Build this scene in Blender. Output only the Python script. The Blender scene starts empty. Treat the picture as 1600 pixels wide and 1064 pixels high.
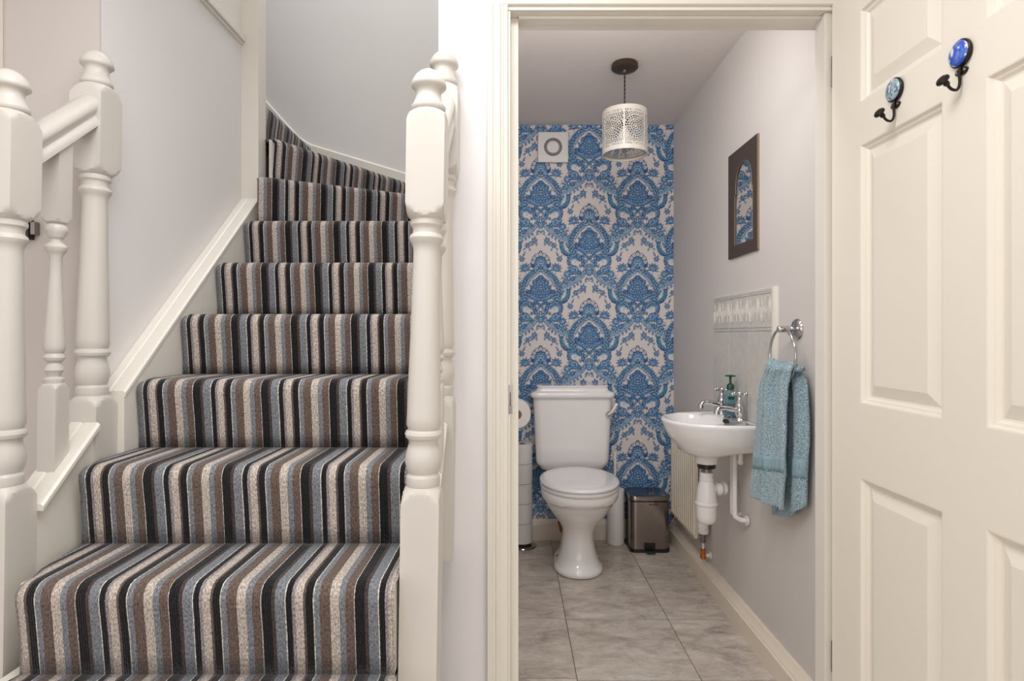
import bpy, bmesh, math, random
import numpy as np
from mathutils import Vector, Matrix
random.seed(3); np.random.seed(3)
PI = math.pi
sc = bpy.context.scene
col = sc.collection

# ------------------------------------------------------------------ camera, world, lights, exposure
F = 891.0; CZ = 1.13
cam = bpy.data.cameras.new('camera'); cam_o = bpy.data.objects.new('camera', cam); col.objects.link(cam_o)
cam.sensor_width = 36; cam.lens = 36*F/1600; cam.shift_y = -8/1600; cam.clip_start = .05
cam_o.location = (0, 0, CZ); cam_o.rotation_euler = (PI/2, 0, 0)
sc.camera = cam_o
w = bpy.data.worlds.new('world'); sc.world = w; w.use_nodes = True
w.node_tree.nodes['Background'].inputs[0].default_value = (.9, .95, 1, 1)
w.node_tree.nodes['Background'].inputs[1].default_value = .5
def area(name, loc, rot, sx, sy, power, color):
    l = bpy.data.lights.new(name, 'AREA'); l.shape = 'RECTANGLE'; l.size = sx; l.size_y = sy
    l.energy = power; l.color = color
    o = bpy.data.objects.new(name, l); col.objects.link(o); o.location = loc; o.rotation_euler = rot
    return o
area('hall_rear_fill_light', (-.3, -3.15, 1.25), (PI/2, 0, 0), 3.4, 1.7, 21, (.955, .98, 1))  # added fill from behind the camera, no known window there
area('hall_left_fill_light', (-2.25, -.8, 1.3), (PI/2, 0, -PI/2), 1.8, 1.6, 9, (.955, .98, 1))  # added fill from the left to brighten the door and cloakroom wall
area('hall_right_fill_light', (1.55, -1.2, 1.4), (PI/2, 0, PI/2), 1.8, 1.5, 13, (.955, .98, 1))  # added fill from the right that lifts the stair side wall; invented source
area('hall_ceiling_light', (-.28, .62, 2.37), (0, 0, 0), 1.0, .6, 19, (.975, .985, 1))
area('landing_skylight', (-.75, 2.2, 4.5), (0, 0, 0), 1.2, 1.2, 24, (.88, .95, 1))
area('cloakroom_fill_light', (.34, 1.64, 2.13), (math.radians(48), 0, 0), .6, .25, 6.2, (.985, .985, .985))  # added lamp inside over the doorway, brightens toilet and floor; not a fitting
sc.view_settings.view_transform = 'Standard'; sc.view_settings.look = 'None'
sc.view_settings.gamma = 1; sc.view_settings.use_curve_mapping = False
sc.view_settings.exposure = 0.19
sc.cycles.max_bounces = 8; sc.cycles.diffuse_bounces = 5

# ------------------------------------------------------------------ helpers
def lin(c):
    return tuple(((v/255)/12.92 if v/255 <= .04045 else ((v/255+.055)/1.055)**2.4) for v in c)
def px(x, y, d):      # a point of the photograph at distance d
    return ((x-800)*d/F, d, CZ+(524-y)*d/F)

class MB:
    def __init__(s): s.v = []; s.f = []
    def add(s, vs, fs):
        o = len(s.v); s.v += [tuple(map(float, v)) for v in vs]; s.f += [tuple(i+o for i in f) for f in fs]
        return s
    def box(s, x0, x1, y0, y1, z0, z1):
        return s.add([(x0,y0,z0),(x1,y0,z0),(x1,y1,z0),(x0,y1,z0),(x0,y0,z1),(x1,y0,z1),(x1,y1,z1),(x0,y1,z1)],
                     [(0,3,2,1),(4,5,6,7),(0,1,5,4),(1,2,6,5),(2,3,7,6),(3,0,4,7)])
    def loft(s, rings, caps=True, closed=True):
        n = len(rings[0]); vs = [p for r in rings for p in r]; fs = []
        for i in range(len(rings)-1):
            for j in range(n if closed else n-1):
                k = (j+1) % n
                fs.append((i*n+j, i*n+k, (i+1)*n+k, (i+1)*n+j))
        if caps: fs += [tuple(range(n))[::-1], tuple((len(rings)-1)*n+j for j in range(n))]
        return s.add(vs, fs)
    def lathe(s, c, prof, n=32, M=None, caps=True):
        rings = []
        for r, z in prof:
            ring = []
            for j in range(n):
                a = 2*PI*j/n; p = Vector((r*math.cos(a), r*math.sin(a), z))
                if M is not None: p = M @ p
                ring.append((c[0]+p.x, c[1]+p.y, c[2]+p.z))
            rings.append(ring)
        return s.loft(rings, caps)
    def tube(s, pts, r, n=12, caps=True):
        pts = [Vector(p) for p in pts]; rings = []
        t0 = (pts[1]-pts[0]).normalized()
        up = Vector((0,0,1)) if abs(t0.z) < .9 else Vector((1,0,0))
        nn = (up - t0*up.dot(t0)).normalized()
        for i, p in enumerate(pts):
            t = (pts[min(i+1, len(pts)-1)]-pts[max(i-1, 0)]).normalized()
            nn = (nn - t*nn.dot(t)).normalized(); b = t.cross(nn)
            rr = r[i] if isinstance(r, (list, tuple)) else r
            rings.append([tuple(p+nn*rr*math.cos(2*PI*j/n)+b*rr*math.sin(2*PI*j/n)) for j in range(n)])
        return s.loft(rings, caps)
    def sphere(s, c, r, n=16, m=10, sc=(1,1,1)):
        rings = []
        for i in range(m+1):
            a = -PI/2+PI*(i+.0)/m; a = max(min(a, PI/2-.02), -PI/2+.02)
            rings.append([(c[0]+sc[0]*r*math.cos(a)*math.cos(2*PI*j/n), c[1]+sc[1]*r*math.cos(a)*math.sin(2*PI*j/n), c[2]+sc[2]*r*math.sin(a)) for j in range(n)])
        return s.loft(rings)
    def prism(s, poly, axis, a, b):   # polygon extruded along an axis
        def P(p, t):
            return {'z': (p[0],p[1],t), 'x': (t,p[0],p[1]), 'y': (p[0],t,p[1])}[axis]
        return s.loft([[P(p,a) for p in poly], [P(p,b) for p in poly]])
    def grid(s, fn, nu, nv):
        vs = [fn(i/nu, j/nv) for j in range(nv+1) for i in range(nu+1)]
        fs = [(j*(nu+1)+i, j*(nu+1)+i+1, (j+1)*(nu+1)+i+1, (j+1)*(nu+1)+i) for j in range(nv) for i in range(nu)]
        return s.add(vs, fs)
    def build(s, name, mat, parent=None, smooth=35, bevel=0, origin=None, solid=0, subsurf=0, recalc=True):
        if parent is not None and origin is None:
            o0 = Vector((0,0,0)); pp = parent
            while pp is not None: o0 += pp.location; pp = pp.parent
        else: o0 = Vector(origin) if origin is not None else Vector((0,0,0))
        me = bpy.data.meshes.new(name)
        me.from_pydata([(v[0]-o0.x, v[1]-o0.y, v[2]-o0.z) for v in s.v], [], s.f)
        if recalc:
            bm = bmesh.new(); bm.from_mesh(me); bmesh.ops.recalc_face_normals(bm, faces=bm.faces); bm.to_mesh(me); bm.free()
        me.materials.append(mat)
        me.polygons.foreach_set('use_smooth', [True]*len(me.polygons))
        if smooth < 180: me.set_sharp_from_angle(angle=math.radians(smooth))
        o = bpy.data.objects.new(name, me); col.objects.link(o)
        if parent is not None: o.parent = parent
        elif origin is not None: o.location = o0
        if bevel:
            m = o.modifiers.new('bevel', 'BEVEL'); m.width = bevel; m.segments = 2; m.limit_method = 'ANGLE'; m.angle_limit = .6
            m.harden_normals = True
        if solid:
            m = o.modifiers.new('solid', 'SOLIDIFY'); m.thickness = solid; m.offset = 0
        if subsurf:
            m = o.modifiers.new('sub', 'SUBSURF'); m.levels = m.render_levels = subsurf
        return o

def thing(name, label, cat, loc, group=None):
    o = bpy.data.objects.new(name, None); col.objects.link(o); o.location = loc; o.empty_display_size = .05
    o['label'] = label; o['category'] = cat
    if group: o['group'] = group
    return o
def tag(o, label, cat, group=None):
    o['label'] = label; o['category'] = cat
    if group: o['group'] = group
    return o
def struct(o, label=None):
    o['kind'] = 'structure'
    if label: o['label'] = label
    return o
def sq_ring(cx, cy, h, r, z, n=64):
    ring = []
    for j in range(n):
        a = 2*PI*j/n+PI/n*0
        c, q = math.cos(a), math.sin(a)
        rho = min(h/max(abs(c), abs(q)), r)
        ring.append((cx+rho*c, cy+rho*q, z))
    return ring
def rr_ring(cx, cy, hx, hy, r, z, n=10):   # rounded rectangle ring
    ring = []
    for qx, qy, a0 in ((1,1,0),(-1,1,PI/2),(-1,-1,PI),(1,-1,3*PI/2)):
        for k in range(n+1):
            a = a0+PI/2*k/n
            ring.append((cx+qx*(hx-r)+r*math.cos(a), cy+qy*(hy-r)+r*math.sin(a), z))
    return ring
def smoothpts(pts, k=6):
    out = []
    P = [Vector(p) for p in pts]
    for i in range(len(P)-1):
        a = P[max(i-1,0)]; b = P[i]; c = P[i+1]; d = P[min(i+2, len(P)-1)]
        for j in range(k):
            t = j/k
            out.append(.5*((2*b)+(c-a)*t+(2*a-5*b+4*c-d)*t*t+(3*b-a-3*c+d)*t**3))
    out.append(P[-1]); return out

# ------------------------------------------------------------------ materials
def newmat(name):
    m = bpy.data.materials.new(name); m.use_nodes = True
    nt = m.node_tree; return m, nt, nt.nodes['Principled BSDF']
def paint(name, rgb, rough=.5, metal=0, var=.03, vscale=6, bump=.0, bscale=200, coat=0, spec=.5):
    m, nt, b = newmat(name); N, L = nt.nodes, nt.links
    c = lin(rgb)
    tc = N.new('ShaderNodeTexCoord')
    no = N.new('ShaderNodeTexNoise'); no.inputs['Scale'].default_value = vscale; no.inputs['Detail'].default_value = 4
    L.new(tc.outputs['Object'], no.inputs['Vector'])
    mx = N.new('ShaderNodeMix'); mx.data_type = 'RGBA'
    mx.inputs[6].default_value = tuple(v*(1-var) for v in c)+(1,); mx.inputs[7].default_value = tuple(min(v*(1+var),1) for v in c)+(1,)
    L.new(no.outputs['Fac'], mx.inputs[0]); L.new(mx.outputs[2], b.inputs['Base Color'])
    b.inputs['Roughness'].default_value = rough; b.inputs['Metallic'].default_value = metal
    b.inputs['Coat Weight'].default_value = coat; b.inputs['Specular IOR Level'].default_value = spec
    if bump:
        n2 = N.new('ShaderNodeTexNoise'); n2.inputs['Scale'].default_value = bscale; n2.inputs['Detail'].default_value = 3
        L.new(tc.outputs['Object'], n2.inputs['Vector'])
        bp = N.new('ShaderNodeBump'); bp.inputs['Strength'].default_value = bump; bp.inputs['Distance'].default_value = .002
        L.new(n2.outputs['Fac'], bp.inputs['Height']); L.new(bp.outputs['Normal'], b.inputs['Normal'])
    return m
M_hallwall = paint('hall_white_emulsion', (236, 232, 232), .85, var=.01, bump=.05, bscale=120)
M_leftwall = paint('hall_beige_emulsion', (200, 191, 184), .85, var=.015, bump=.06, bscale=120)
M_stairwall = paint('stair_pale_grey_emulsion', (228, 223, 220), .85, var=.015, bump=.06, bscale=120)
M_wcwall = paint('cloakroom_grey_emulsion', (210, 203, 198), .7, var=.015, bump=.08, bscale=150)
M_ceil = paint('ceiling_emulsion', (226, 218, 213), .9, var=.01, bump=.05)
M_hallceil = paint('hall_ceiling_emulsion', (240, 238, 234), .9, var=.01)
M_gloss = paint('cream_gloss_paint', (206, 200, 191), .34, spec=.35, var=.012, bump=.04, bscale=60)
M_satin = paint('white_satin_paint', (228, 222, 211), .38, var=.015, bump=.05, bscale=80)
M_doorp = paint('door_ivory_paint', (236, 228, 214), .4, var=.01, bump=.10, bscale=90)
M_skirt = paint('skirting_cream_paint', (232, 219, 201), .3, var=.03)
M_ceramic = paint('white_ceramic', (243, 240, 239), .07, var=.01, coat=.5)
M_plast = paint('white_plastic', (234, 230, 227), .3, var=.02)
M_rad = paint('radiator_enamel', (226, 216, 196), .3, var=.02)
M_chrome = paint('polished_chrome', (205, 203, 200), .1, metal=1, var=.02)
M_steel = paint('brushed_steel', (150, 142, 138), .17, metal=1, var=.06, vscale=12)
M_dark = paint('black_plastic', (26, 25, 26), .35)
M_bronze = paint('aged_bronze', (92, 80, 66), .35, metal=.85, var=.12, vscale=40)
M_iron = paint('dark_iron', (48, 42, 40), .35, metal=.7, var=.15, vscale=60)
M_brass = paint('brass_and_copper', (196, 120, 60), .35, metal=.8, var=.15, vscale=50)
M_paper = paint('tissue_paper', (226, 221, 218), .95, var=.02, bump=.3, bscale=300)
M_card = paint('cardboard_core', (120, 104, 92), .9)
M_mirror = paint('mirror_glass', (235, 238, 238), .01, metal=1, var=0)
M_frame = paint('dark_stained_frame', (70, 55, 47), .5, var=.25, vscale=60, bump=.3, bscale=120)
M_gilt = paint('worn_gilt_edge', (150, 130, 104), .5, metal=.3, var=.1)
M_shade = paint('cream_metal_shade', (208, 201, 190), .45, var=.01)
M_tile = paint('pearl_wall_tile', (204, 199, 191), .14, var=.16, vscale=38, bump=.12, bscale=90)
M_grout = paint('pale_grout', (238, 234, 228), .9)
M_floorgrout = paint('floor_grout', (120, 110, 102), .9)
M_greenp = paint('dark_green_plastic', (22, 72, 50), .3)
M_bluep = paint('blue_soap_label', (40, 105, 165), .3, var=.2, vscale=60)
M_copper = paint('terracotta_pipe', (170, 92, 52), .45, var=.1)

def glassmat(name, rgb, rough=.05):
    m, nt, b = newmat(name)
    b.inputs['Base Color'].default_value = lin(rgb)+(1,); b.inputs['Roughness'].default_value = rough
    b.inputs['Transmission Weight'].default_value = .75; b.inputs['IOR'].default_value = 1.35
    return m
M_bottle = glassmat('clear_teal_bottle', (150, 190, 200), .12)

def carpet_mat():
    m, nt, b = newmat('striped_loop_carpet'); N, L = nt.nodes, nt.links
    su = N.new('ShaderNodeAttribute'); su.attribute_name = 'su'
    sv = N.new('ShaderNodeAttribute'); sv.attribute_name = 'sv'
    cmb = N.new('ShaderNodeCombineXYZ'); L.new(su.outputs['Fac'], cmb.inputs[0]); L.new(sv.outputs['Fac'], cmb.inputs[1])
    def math_(op, a, bb=None):
        n = N.new('ShaderNodeMath'); n.operation = op
        for i, q in enumerate((a, bb)):
            if q is None: continue
            if isinstance(q, (int, float)): n.inputs[i].default_value = q
            else: L.new(q, n.inputs[i])
        return n.outputs[0]
    # a little wobble on the stripe edges
    nw = N.new('ShaderNodeTexNoise'); nw.inputs['Scale'].default_value = 260; L.new(cmb.outputs[0], nw.inputs['Vector'])
    wob = math_('MULTIPLY', math_('SUBTRACT', nw.outputs['Fac'], .5), .0022)
    t = math_('FRACT', math_('DIVIDE', math_('ADD', math_('ADD', su.outputs['Fac'], wob), .670+.1815*20), .1815))
    K, BR, BL, WH, LV, CR = (30,29,30), (104,88,79), (123,126,131), (206,197,187), (144,136,137), (188,176,165)
    seq = [(0,K),(38,(74,62,60)),(52,BL),(90,WH),(94,K),(117,LV),(130,CR),(162,(96,82,76)),(171,K),(200,WH),(204,BL),(226,BR),(266,CR),(302,BL),(327,BR),(360,WH)]
    r = N.new('ShaderNodeValToRGB'); r.color_ramp.interpolation = 'CONSTANT'
    e = r.color_ramp.elements
    e[0].position = 0; e[0].color = lin(seq[0][1])+(1,); e[1].position = seq[1][0]/364; e[1].color = lin(seq[1][1])+(1,)
    for p, c in seq[2:]:
        q = e.new(p/364); q.color = lin(c)+(1,)
    L.new(t, r.inputs[0])
    mp = N.new('ShaderNodeMapping'); mp.inputs['Scale'].default_value = (1, .45, 1); L.new(cmb.outputs[0], mp.inputs['Vector'])
    n1 = N.new('ShaderNodeTexNoise'); n1.inputs['Scale'].default_value = 360; n1.inputs['Detail'].default_value = 2; L.new(mp.outputs[0], n1.inputs['Vector'])
    rr = N.new('ShaderNodeValToRGB'); rr.color_ramp.elements[0].position = .32; rr.color_ramp.elements[0].color = (.45,.45,.45,1)
    rr.color_ramp.elements[1].position = .68; rr.color_ramp.elements[1].color = (1.0,1.0,1.0,1)
    L.new(n1.outputs['Fac'], rr.inputs[0])
    fl = N.new('ShaderNodeMapRange'); fl.inputs['From Min'].default_value = .45; fl.inputs['From Max'].default_value = 1
    fl.inputs['To Min'].default_value = .52; fl.inputs['To Max'].default_value = 1.48; L.new(rr.outputs['Color'], fl.inputs['Value'])
    mul = N.new('ShaderNodeVectorMath'); mul.operation = 'SCALE'; L.new(r.outputs['Color'], mul.inputs[0]); L.new(fl.outputs[0], mul.inputs['Scale'])
    L.new(mul.outputs[0], b.inputs['Base Color'])
    b.inputs['Roughness'].default_value = 1; b.inputs['Specular IOR Level'].default_value = .1
    b.inputs['Sheen Weight'].default_value = .15
    vo = N.new('ShaderNodeTexVoronoi'); vo.inputs['Scale'].default_value = 230
    mp2 = N.new('ShaderNodeMapping'); mp2.inputs['Scale'].default_value = (1, .6, 1); L.new(cmb.outputs[0], mp2.inputs['Vector']); L.new(mp2.outputs[0], vo.inputs['Vector'])
    rib = math_('ABSOLUTE', math_('SINE', math_('MULTIPLY', su.outputs['Fac'], PI/.0046)))
    h = math_('ADD', math_('MULTIPLY', rib, .5), math_('MULTIPLY', math_('SUBTRACT', 1.0, vo.outputs['Distance']), .7))
    bp = N.new('ShaderNodeBump'); bp.inputs['Strength'].default_value = .8; bp.inputs['Distance'].default_value = .0022
    L.new(h, bp.inputs['Height']); L.new(bp.outputs['Normal'], b.inputs['Normal'])
    return m
M_carpet = carpet_mat()

def floor_tile_mat():
    m, nt, b = newmat('grey_stone_floor_tile'); N, L = nt.nodes, nt.links
    tc = N.new('ShaderNodeTexCoord'); oi = N.new('ShaderNodeObjectInfo')
    ad = N.new('ShaderNodeVectorMath'); ad.operation = 'ADD'
    sc_ = N.new('ShaderNodeMath'); sc_.operation = 'MULTIPLY'; sc_.inputs[1].default_value = 37; L.new(oi.outputs['Random'], sc_.inputs[0])
    L.new(tc.outputs['Object'], ad.inputs[0]); L.new(sc_.outputs[0], ad.inputs[1])
    mp = N.new('ShaderNodeMapping'); mp.inputs['Scale'].default_value = (1, 1.9, 1); mp.inputs['Rotation'].default_value = (0,0,.25); L.new(ad.outputs[0], mp.inputs['Vector'])
    n1 = N.new('ShaderNodeTexNoise'); n1.inputs['Scale'].default_value = 6.5; n1.inputs['Detail'].default_value = 12; n1.inputs['Distortion'].default_value = .45; n1.inputs['Roughness'].default_value = .78
    L.new(mp.outputs[0], n1.inputs['Vector'])
    r = N.new('ShaderNodeValToRGB'); e = r.color_ramp.elements
    e[0].position = .30; e[0].color = lin((148,137,127))+(1,); e[1].position = .72; e[1].color = lin((232,224,214))+(1,)
    q = e.new(.5); q.color = lin((196,184,172))+(1,)
    L.new(n1.outputs['Fac'], r.inputs[0])
    n2 = N.new('ShaderNodeTexNoise'); n2.inputs['Scale'].default_value = 3; n2.inputs['Detail'].default_value = 3; n2.inputs['Distortion'].default_value = 2.5; L.new(mp.outputs[0], n2.inputs['Vector'])
    r2 = N.new('ShaderNodeValToRGB'); e = r2.color_ramp.elements; e[0].position = .485; e[0].color = (0,0,0,1); e[1].position = .5; e[1].color = (1,1,1,1)
    q = e.new(.515); q.color = (0,0,0,1); L.new(n2.outputs['Fac'], r2.inputs[0])
    mx = N.new('ShaderNodeMix'); mx.data_type = 'RGBA'; mx.inputs[7].default_value = lin((218,210,202))+(1,)
    mm = N.new('ShaderNodeMath'); mm.operation = 'MULTIPLY'; mm.inputs[1].default_value = .35; L.new(r2.outputs['Color'], mm.inputs[0])
    L.new(mm.outputs[0], mx.inputs[0]); L.new(r.outputs['Color'], mx.inputs[6]); L.new(mx.outputs[2], b.inputs['Base Color'])
    rm = N.new('ShaderNodeMapRange'); rm.inputs['To Min'].default_value = .12; rm.inputs['To Max'].default_value = .3; L.new(n1.outputs['Fac'], rm.inputs['Value'])
    L.new(rm.outputs[0], b.inputs['Roughness'])
    return m
M_floor = floor_tile_mat()

def towel_mat():
    m, nt, b = newmat('teal_terry_towel'); N, L = nt.nodes, nt.links
    tc = N.new('ShaderNodeTexCoord')
    n1 = N.new('ShaderNodeTexNoise'); n1.inputs['Scale'].default_value = 330; n1.inputs['Detail'].default_value = 2; L.new(tc.outputs['Object'], n1.inputs['Vector'])
    r = N.new('ShaderNodeValToRGB'); e = r.color_ramp.elements
    e[0].position = .35; e[0].color = lin((90,120,132))+(1,); e[1].position = .65; e[1].color = lin((184,206,214))+(1,)
    L.new(n1.outputs['Fac'], r.inputs[0]); L.new(r.outputs['Color'], b.inputs['Base Color'])
    b.inputs['Roughness'].default_value = 1; b.inputs['Sheen Weight'].default_value = .4; b.inputs['Specular IOR Level'].default_value = .1
    bp = N.new('ShaderNodeBump'); bp.inputs['Strength'].default_value = .9; bp.inputs['Distance'].default_value = .003
    L.new(n1.outputs['Fac'], bp.inputs['Height']); L.new(bp.outputs['Normal'], b.inputs['Normal'])
    return m
M_towel = towel_mat()
M_hem = paint('towel_woven_band', (140, 168, 176), .8, var=.08, vscale=150, bump=.5, bscale=400)

def disc_mat(name, base, c1, c2, scale):
    m, nt, b = newmat(name); N, L = nt.nodes, nt.links
    tc = N.new('ShaderNodeTexCoord')
    n1 = N.new('ShaderNodeTexNoise'); n1.inputs['Scale'].default_value = scale; n1.inputs['Detail'].default_value = 1.5; n1.inputs['Distortion'].default_value = 2.2
    L.new(tc.outputs['Object'], n1.inputs['Vector'])
    r = N.new('ShaderNodeValToRGB'); e = r.color_ramp.elements; r.color_ramp.interpolation = 'CONSTANT'
    e[0].position = 0; e[0].color = lin(c1)+(1,); e[1].position = .5; e[1].color = lin(base)+(1,)
    q = e.new(.58); q.color = lin(c2)+(1,)
    L.new(n1.outputs['Fac'], r.inputs[0]); L.new(r.outputs['Color'], b.inputs['Base Color'])
    b.inputs['Roughness'].default_value = .08; b.inputs['Coat Weight'].default_value = .6
    return m

# ------------------------------------------------------------------ the damask print, drawn with numpy in a repeat of 1008 x 984 units
PW, PH, PS = 1008, 984, 2
NX, NY = PW//PS, PH//PS
ground = np.array(lin((226, 217, 213))); C_D = np.array(lin((46, 80, 130))); C_B = np.array(lin((76, 128, 174)))
C_T = np.array(lin((66, 134, 168))); C_L = np.array(lin((168, 192, 208)))
canvas = np.tile(ground, (NY, NX, 1)).astype(np.float64)
def capsule(x0, y0, x1, y1, r0, r1, c):
    for mx_ in (1, -1):
        for ox, oy in ((0,0),(504,492)):
            ax, bx = mx_*x0+ox, mx_*x1+ox; ay, by = y0+oy, y1+oy
            R = max(r0, r1)+2
            i0, i1 = int((min(ax,bx)-R)//PS), int((max(ax,bx)+R)//PS)+1
            j0, j1 = int((min(ay,by)-R)//PS), int((max(ay,by)+R)//PS)+1
            gx, gy = np.meshgrid(np.arange(i0,i1+1)*PS, np.arange(j0,j1+1)*PS)
            dx, dy = bx-ax, by-ay; l2 = dx*dx+dy*dy+1e-6
            t = np.clip(((gx-ax)*dx+(gy-ay)*dy)/l2, 0, 1)
            dist = np.hypot(gx-ax-t*dx, gy-ay-t*dy)-(r0+(r1-r0)*t)
            m = dist < 0
            ii = np.mod(gx[m]//PS, NX).astype(int); jj = np.mod(gy[m]//PS, NY).astype(int)
            canvas[jj, ii] = c
def cr2(pts, k=8):
    return [(p.x, p.y) for p in smoothpts([(a, b, 0) for a, b in pts], k)]
def stroke(pts, r0, r1, c, sm=True, rm=None):
    P = cr2(pts) if sm else pts
    n = len(P)-1
    def rad(t):
        if rm is not None: return (r0+(rm-r0)*2*t) if t < .5 else (rm+(r1-rm)*(2*t-1))
        return r0+(r1-r0)*t
    for i in range(n): capsule(*P[i], *P[i+1], rad(i/n), rad((i+1)/n), c)
def disc(x, y, r, c): capsule(x, y, x+.1, y, r, r, c)
def leaf(x, y, ang, ln, wd, c=None, vein=True):
    c = C_B if c is None else c
    a = math.radians(ang); ex, ey = x+ln*math.cos(a), y+ln*math.sin(a)
    mxp, myp = x+ln*.45*math.cos(a), y+ln*.45*math.sin(a)
    for ex_, cc in ((3.5, C_D), (0, c)):
        capsule(x, y, mxp, myp, 2+ex_*.5, wd/2+ex_, cc); capsule(mxp, myp, ex, ey, wd/2+ex_, 1.5+ex_*.5, cc)
    if vein: capsule(x, y, x+ln*.7*math.cos(a), y+ln*.7*math.sin(a), 2.2, 1.5, C_L)
def flower(x, y, r, n=7, a0=0, c=None):
    for k in range(n):
        leaf(x, y, a0+360*k/n, r, r*.55, c, False)
    disc(x, y, r*.36, C_L); disc(x, y, r*.2, C_D)
def wreath(pts, step, ln, wd, side, c=None):
    P = cr2(pts, 10); acc = 0
    for i in range(1, len(P)):
        (x0,y0),(x1,y1) = P[i-1], P[i]; acc += math.hypot(x1-x0, y1-y0)
        if acc > step:
            acc = 0; a = math.degrees(math.atan2(y1-y0, x1-x0))
            leaf(x1, y1, a-side*52, ln, wd, c)
# ribbon crossing from the rosette to the neighbour's wreath
rib = [(38,318),(70,362),(120,408),(190,452),(262,486),(330,506)]
stroke(rib, 27, 20, C_D); stroke(rib, 22, 15, C_B)
Pp = cr2(rib, 8)
for i in range(2, len(Pp)-1, 1):
    (x0,y0),(x1,y1) = Pp[i-1], Pp[i]; l = math.hypot(x1-x0, y1-y0); nx_, ny_ = -(y1-y0)/l, (x1-x0)/l
    capsule(x1-nx_*9, y1-ny_*9, x1+nx_*9, y1+ny_*9, 3, 3, C_L)
stroke([(x+5,y-17) for x,y in rib], 3, 3, C_L); stroke([(x-5,y+17) for x,y in rib], 3, 3, C_L)
wreath([(x-8,y+25) for x,y in rib][1:], 34, 34, 20, -1); wreath([(x+6,y-24) for x,y in rib][1:], 30, 34, 20, 1, C_T)
# sprigs under and over the ribbon
flower(64, 492, 38, 6, 20); leaf(80,512,70,42,20); leaf(50,515,110,34,16); leaf(95,505,35,40,20)
flower(138, 545, 34, 6, 0, C_T); leaf(120,575,120,30,14); leaf(160,570,50,30,14)
stroke([(212,520),(222,575),(250,620),(300,648),(335,640)], 20, 6, C_D, rm=26); stroke([(214,524),(226,575),(252,614),(300,640)], 13, 3, C_T, rm=18)
stroke([(245,545),(252,585),(285,605),(290,575),(270,565)], 5, 4, C_L)
leaf(268,560,-20,46,26,C_T); leaf(285,590,10,44,24,C_B)
flower(226, 350, 46, 9, 10); disc(226,350,12,C_L)
flower(240, 422, 40, 7, 0, C_T); leaf(262,440,20,36,18); leaf(210,400,200,40,22); leaf(262,400,-30,34,16)
disc(172, 395, 26, C_D); disc(172,395,19,C_B); disc(186,380,8,C_L)
# C scroll under the medallion
stroke([(66,262),(70,205),(105,168),(160,158),(205,190),(205,248),(172,268)], 17, 12, C_D, rm=34)
stroke([(70,258),(76,208),(110,174),(160,166),(198,192),(198,244),(174,260)], 12, 7, C_B, rm=27)
for k in range(9):
    a = math.radians(-160+k*26); capsule(160+32*math.cos(a), 208+34*math.sin(a), 160+46*math.cos(a), 208+50*math.sin(a), 3, 2.5, C_L)
stroke([(150,232),(132,212),(146,196),(164,204)], 5, 5, C_L)
disc(158, 308, 50, C_D); disc(158,308,43,C_B); stroke([(130,330),(130,292),(160,280),(180,300),(164,318)], 5, 4, C_L)
leaf(190,300,-30,44,26); leaf(185,335,25,40,22,C_T); leaf(196,270,-70,34,18)
disc(105, 330, 24, C_D); disc(105,330,17,C_T); leaf(92,290,-80,44,22)
# stems between
stroke([(14,200),(42,248),(48,300),(86,368)], 12, 10, C_D); stroke([(14,200),(42,248),(48,300),(86,368)], 4.5, 4, C_L)
stroke([(60,180),(34,230),(26,290)], 10, 6, C_D); stroke([(60,180),(34,230),(26,290)], 3.5, 3, C_L)
flower(0, 332, 46, 8, 22); disc(0,332,18,C_L); disc(0,332,10,C_B)
flower(0, 262, 30, 6, 0, C_T); leaf(0,388,90,26,16); leaf(14,384,40,40,18); leaf(30,404,70,30,12)
for q in ((0,420),(24,428),(14,404),(44,436),(60,452)): disc(*q, 6, C_D)
# big medallion wreath
W = [(14,-178),(70,-142),(128,-88),(166,-20),(172,52),(146,118),(96,166)]
wreath(W, 17, 62, 30, 1, C_T); wreath(W[2:], 26, 44, 28, 1, C_T)
stroke([(x-4,y) for x,y in W], 9, 9, C_D, rm=11); stroke([(x-12,y) for x,y in W], 2.6, 2.6, C_L)
wreath([(x-6,y) for x,y in W], 24, 50, 26, 1, C_B)
stroke([(x-25,y+7) for x,y in W[0:4]], 5, 5, C_B)
for x, y in cr2([(x-23,y+4) for x,y in W[1:5]], 5): disc(x, y, 4, C_D)
leaf(168,110,40,62,38,C_T); leaf(150,150,20,60,30)
# bouquet inside
disc(54,-56,36,C_D); disc(54,-56,29,C_B); disc(60,-62,9,C_L)
disc(0,-104,32,C_D); disc(26,-84,26,C_D); disc(0,-102,24,C_B); disc(28,-82,18,C_B); leaf(56,-48,-35,40,22,C_T); leaf(84,-8,-30,40,24,C_T)
disc(0, -92, 12, C_D); disc(-16,-78,10,C_D); disc(0,-110,9,C_B); leaf(30,-62,-50,34,16)
disc(0, 10, 88, C_D); disc(62, 26, 50, C_D); disc(0,-48,56,C_D); disc(0,88,50,C_D); disc(112,78,44,C_D); disc(132,44,26,C_D)
disc(0, 10, 79, C_B); disc(60,26,41,C_B); disc(0,-46,47,C_B); disc(0,86,40,C_B)
for r_, n_ in ((56, 9), (30, 6)):
    for k in range(n_):
        a = -PI/2+PI*2*k/n_; disc(r_*math.cos(a), 2+r_*math.sin(a), 11, C_D); disc(r_*math.cos(a), 2+r_*math.sin(a), 6, C_L)
disc(0, 2, 12, C_L); disc(0,2,7,C_D); disc(0,-48,8,C_L); disc(68,18,8,C_L)
for sgn in (1,):
    stroke([(2,128),(60,112),(112,78),(148,34)], 12, 4, C_D, rm=34); stroke([(6,126),(60,110),(110,78),(142,42)], 7, 2, C_B, rm=27)
    stroke([(14,118),(66,100),(112,66)], 3, 2, C_L)
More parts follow.
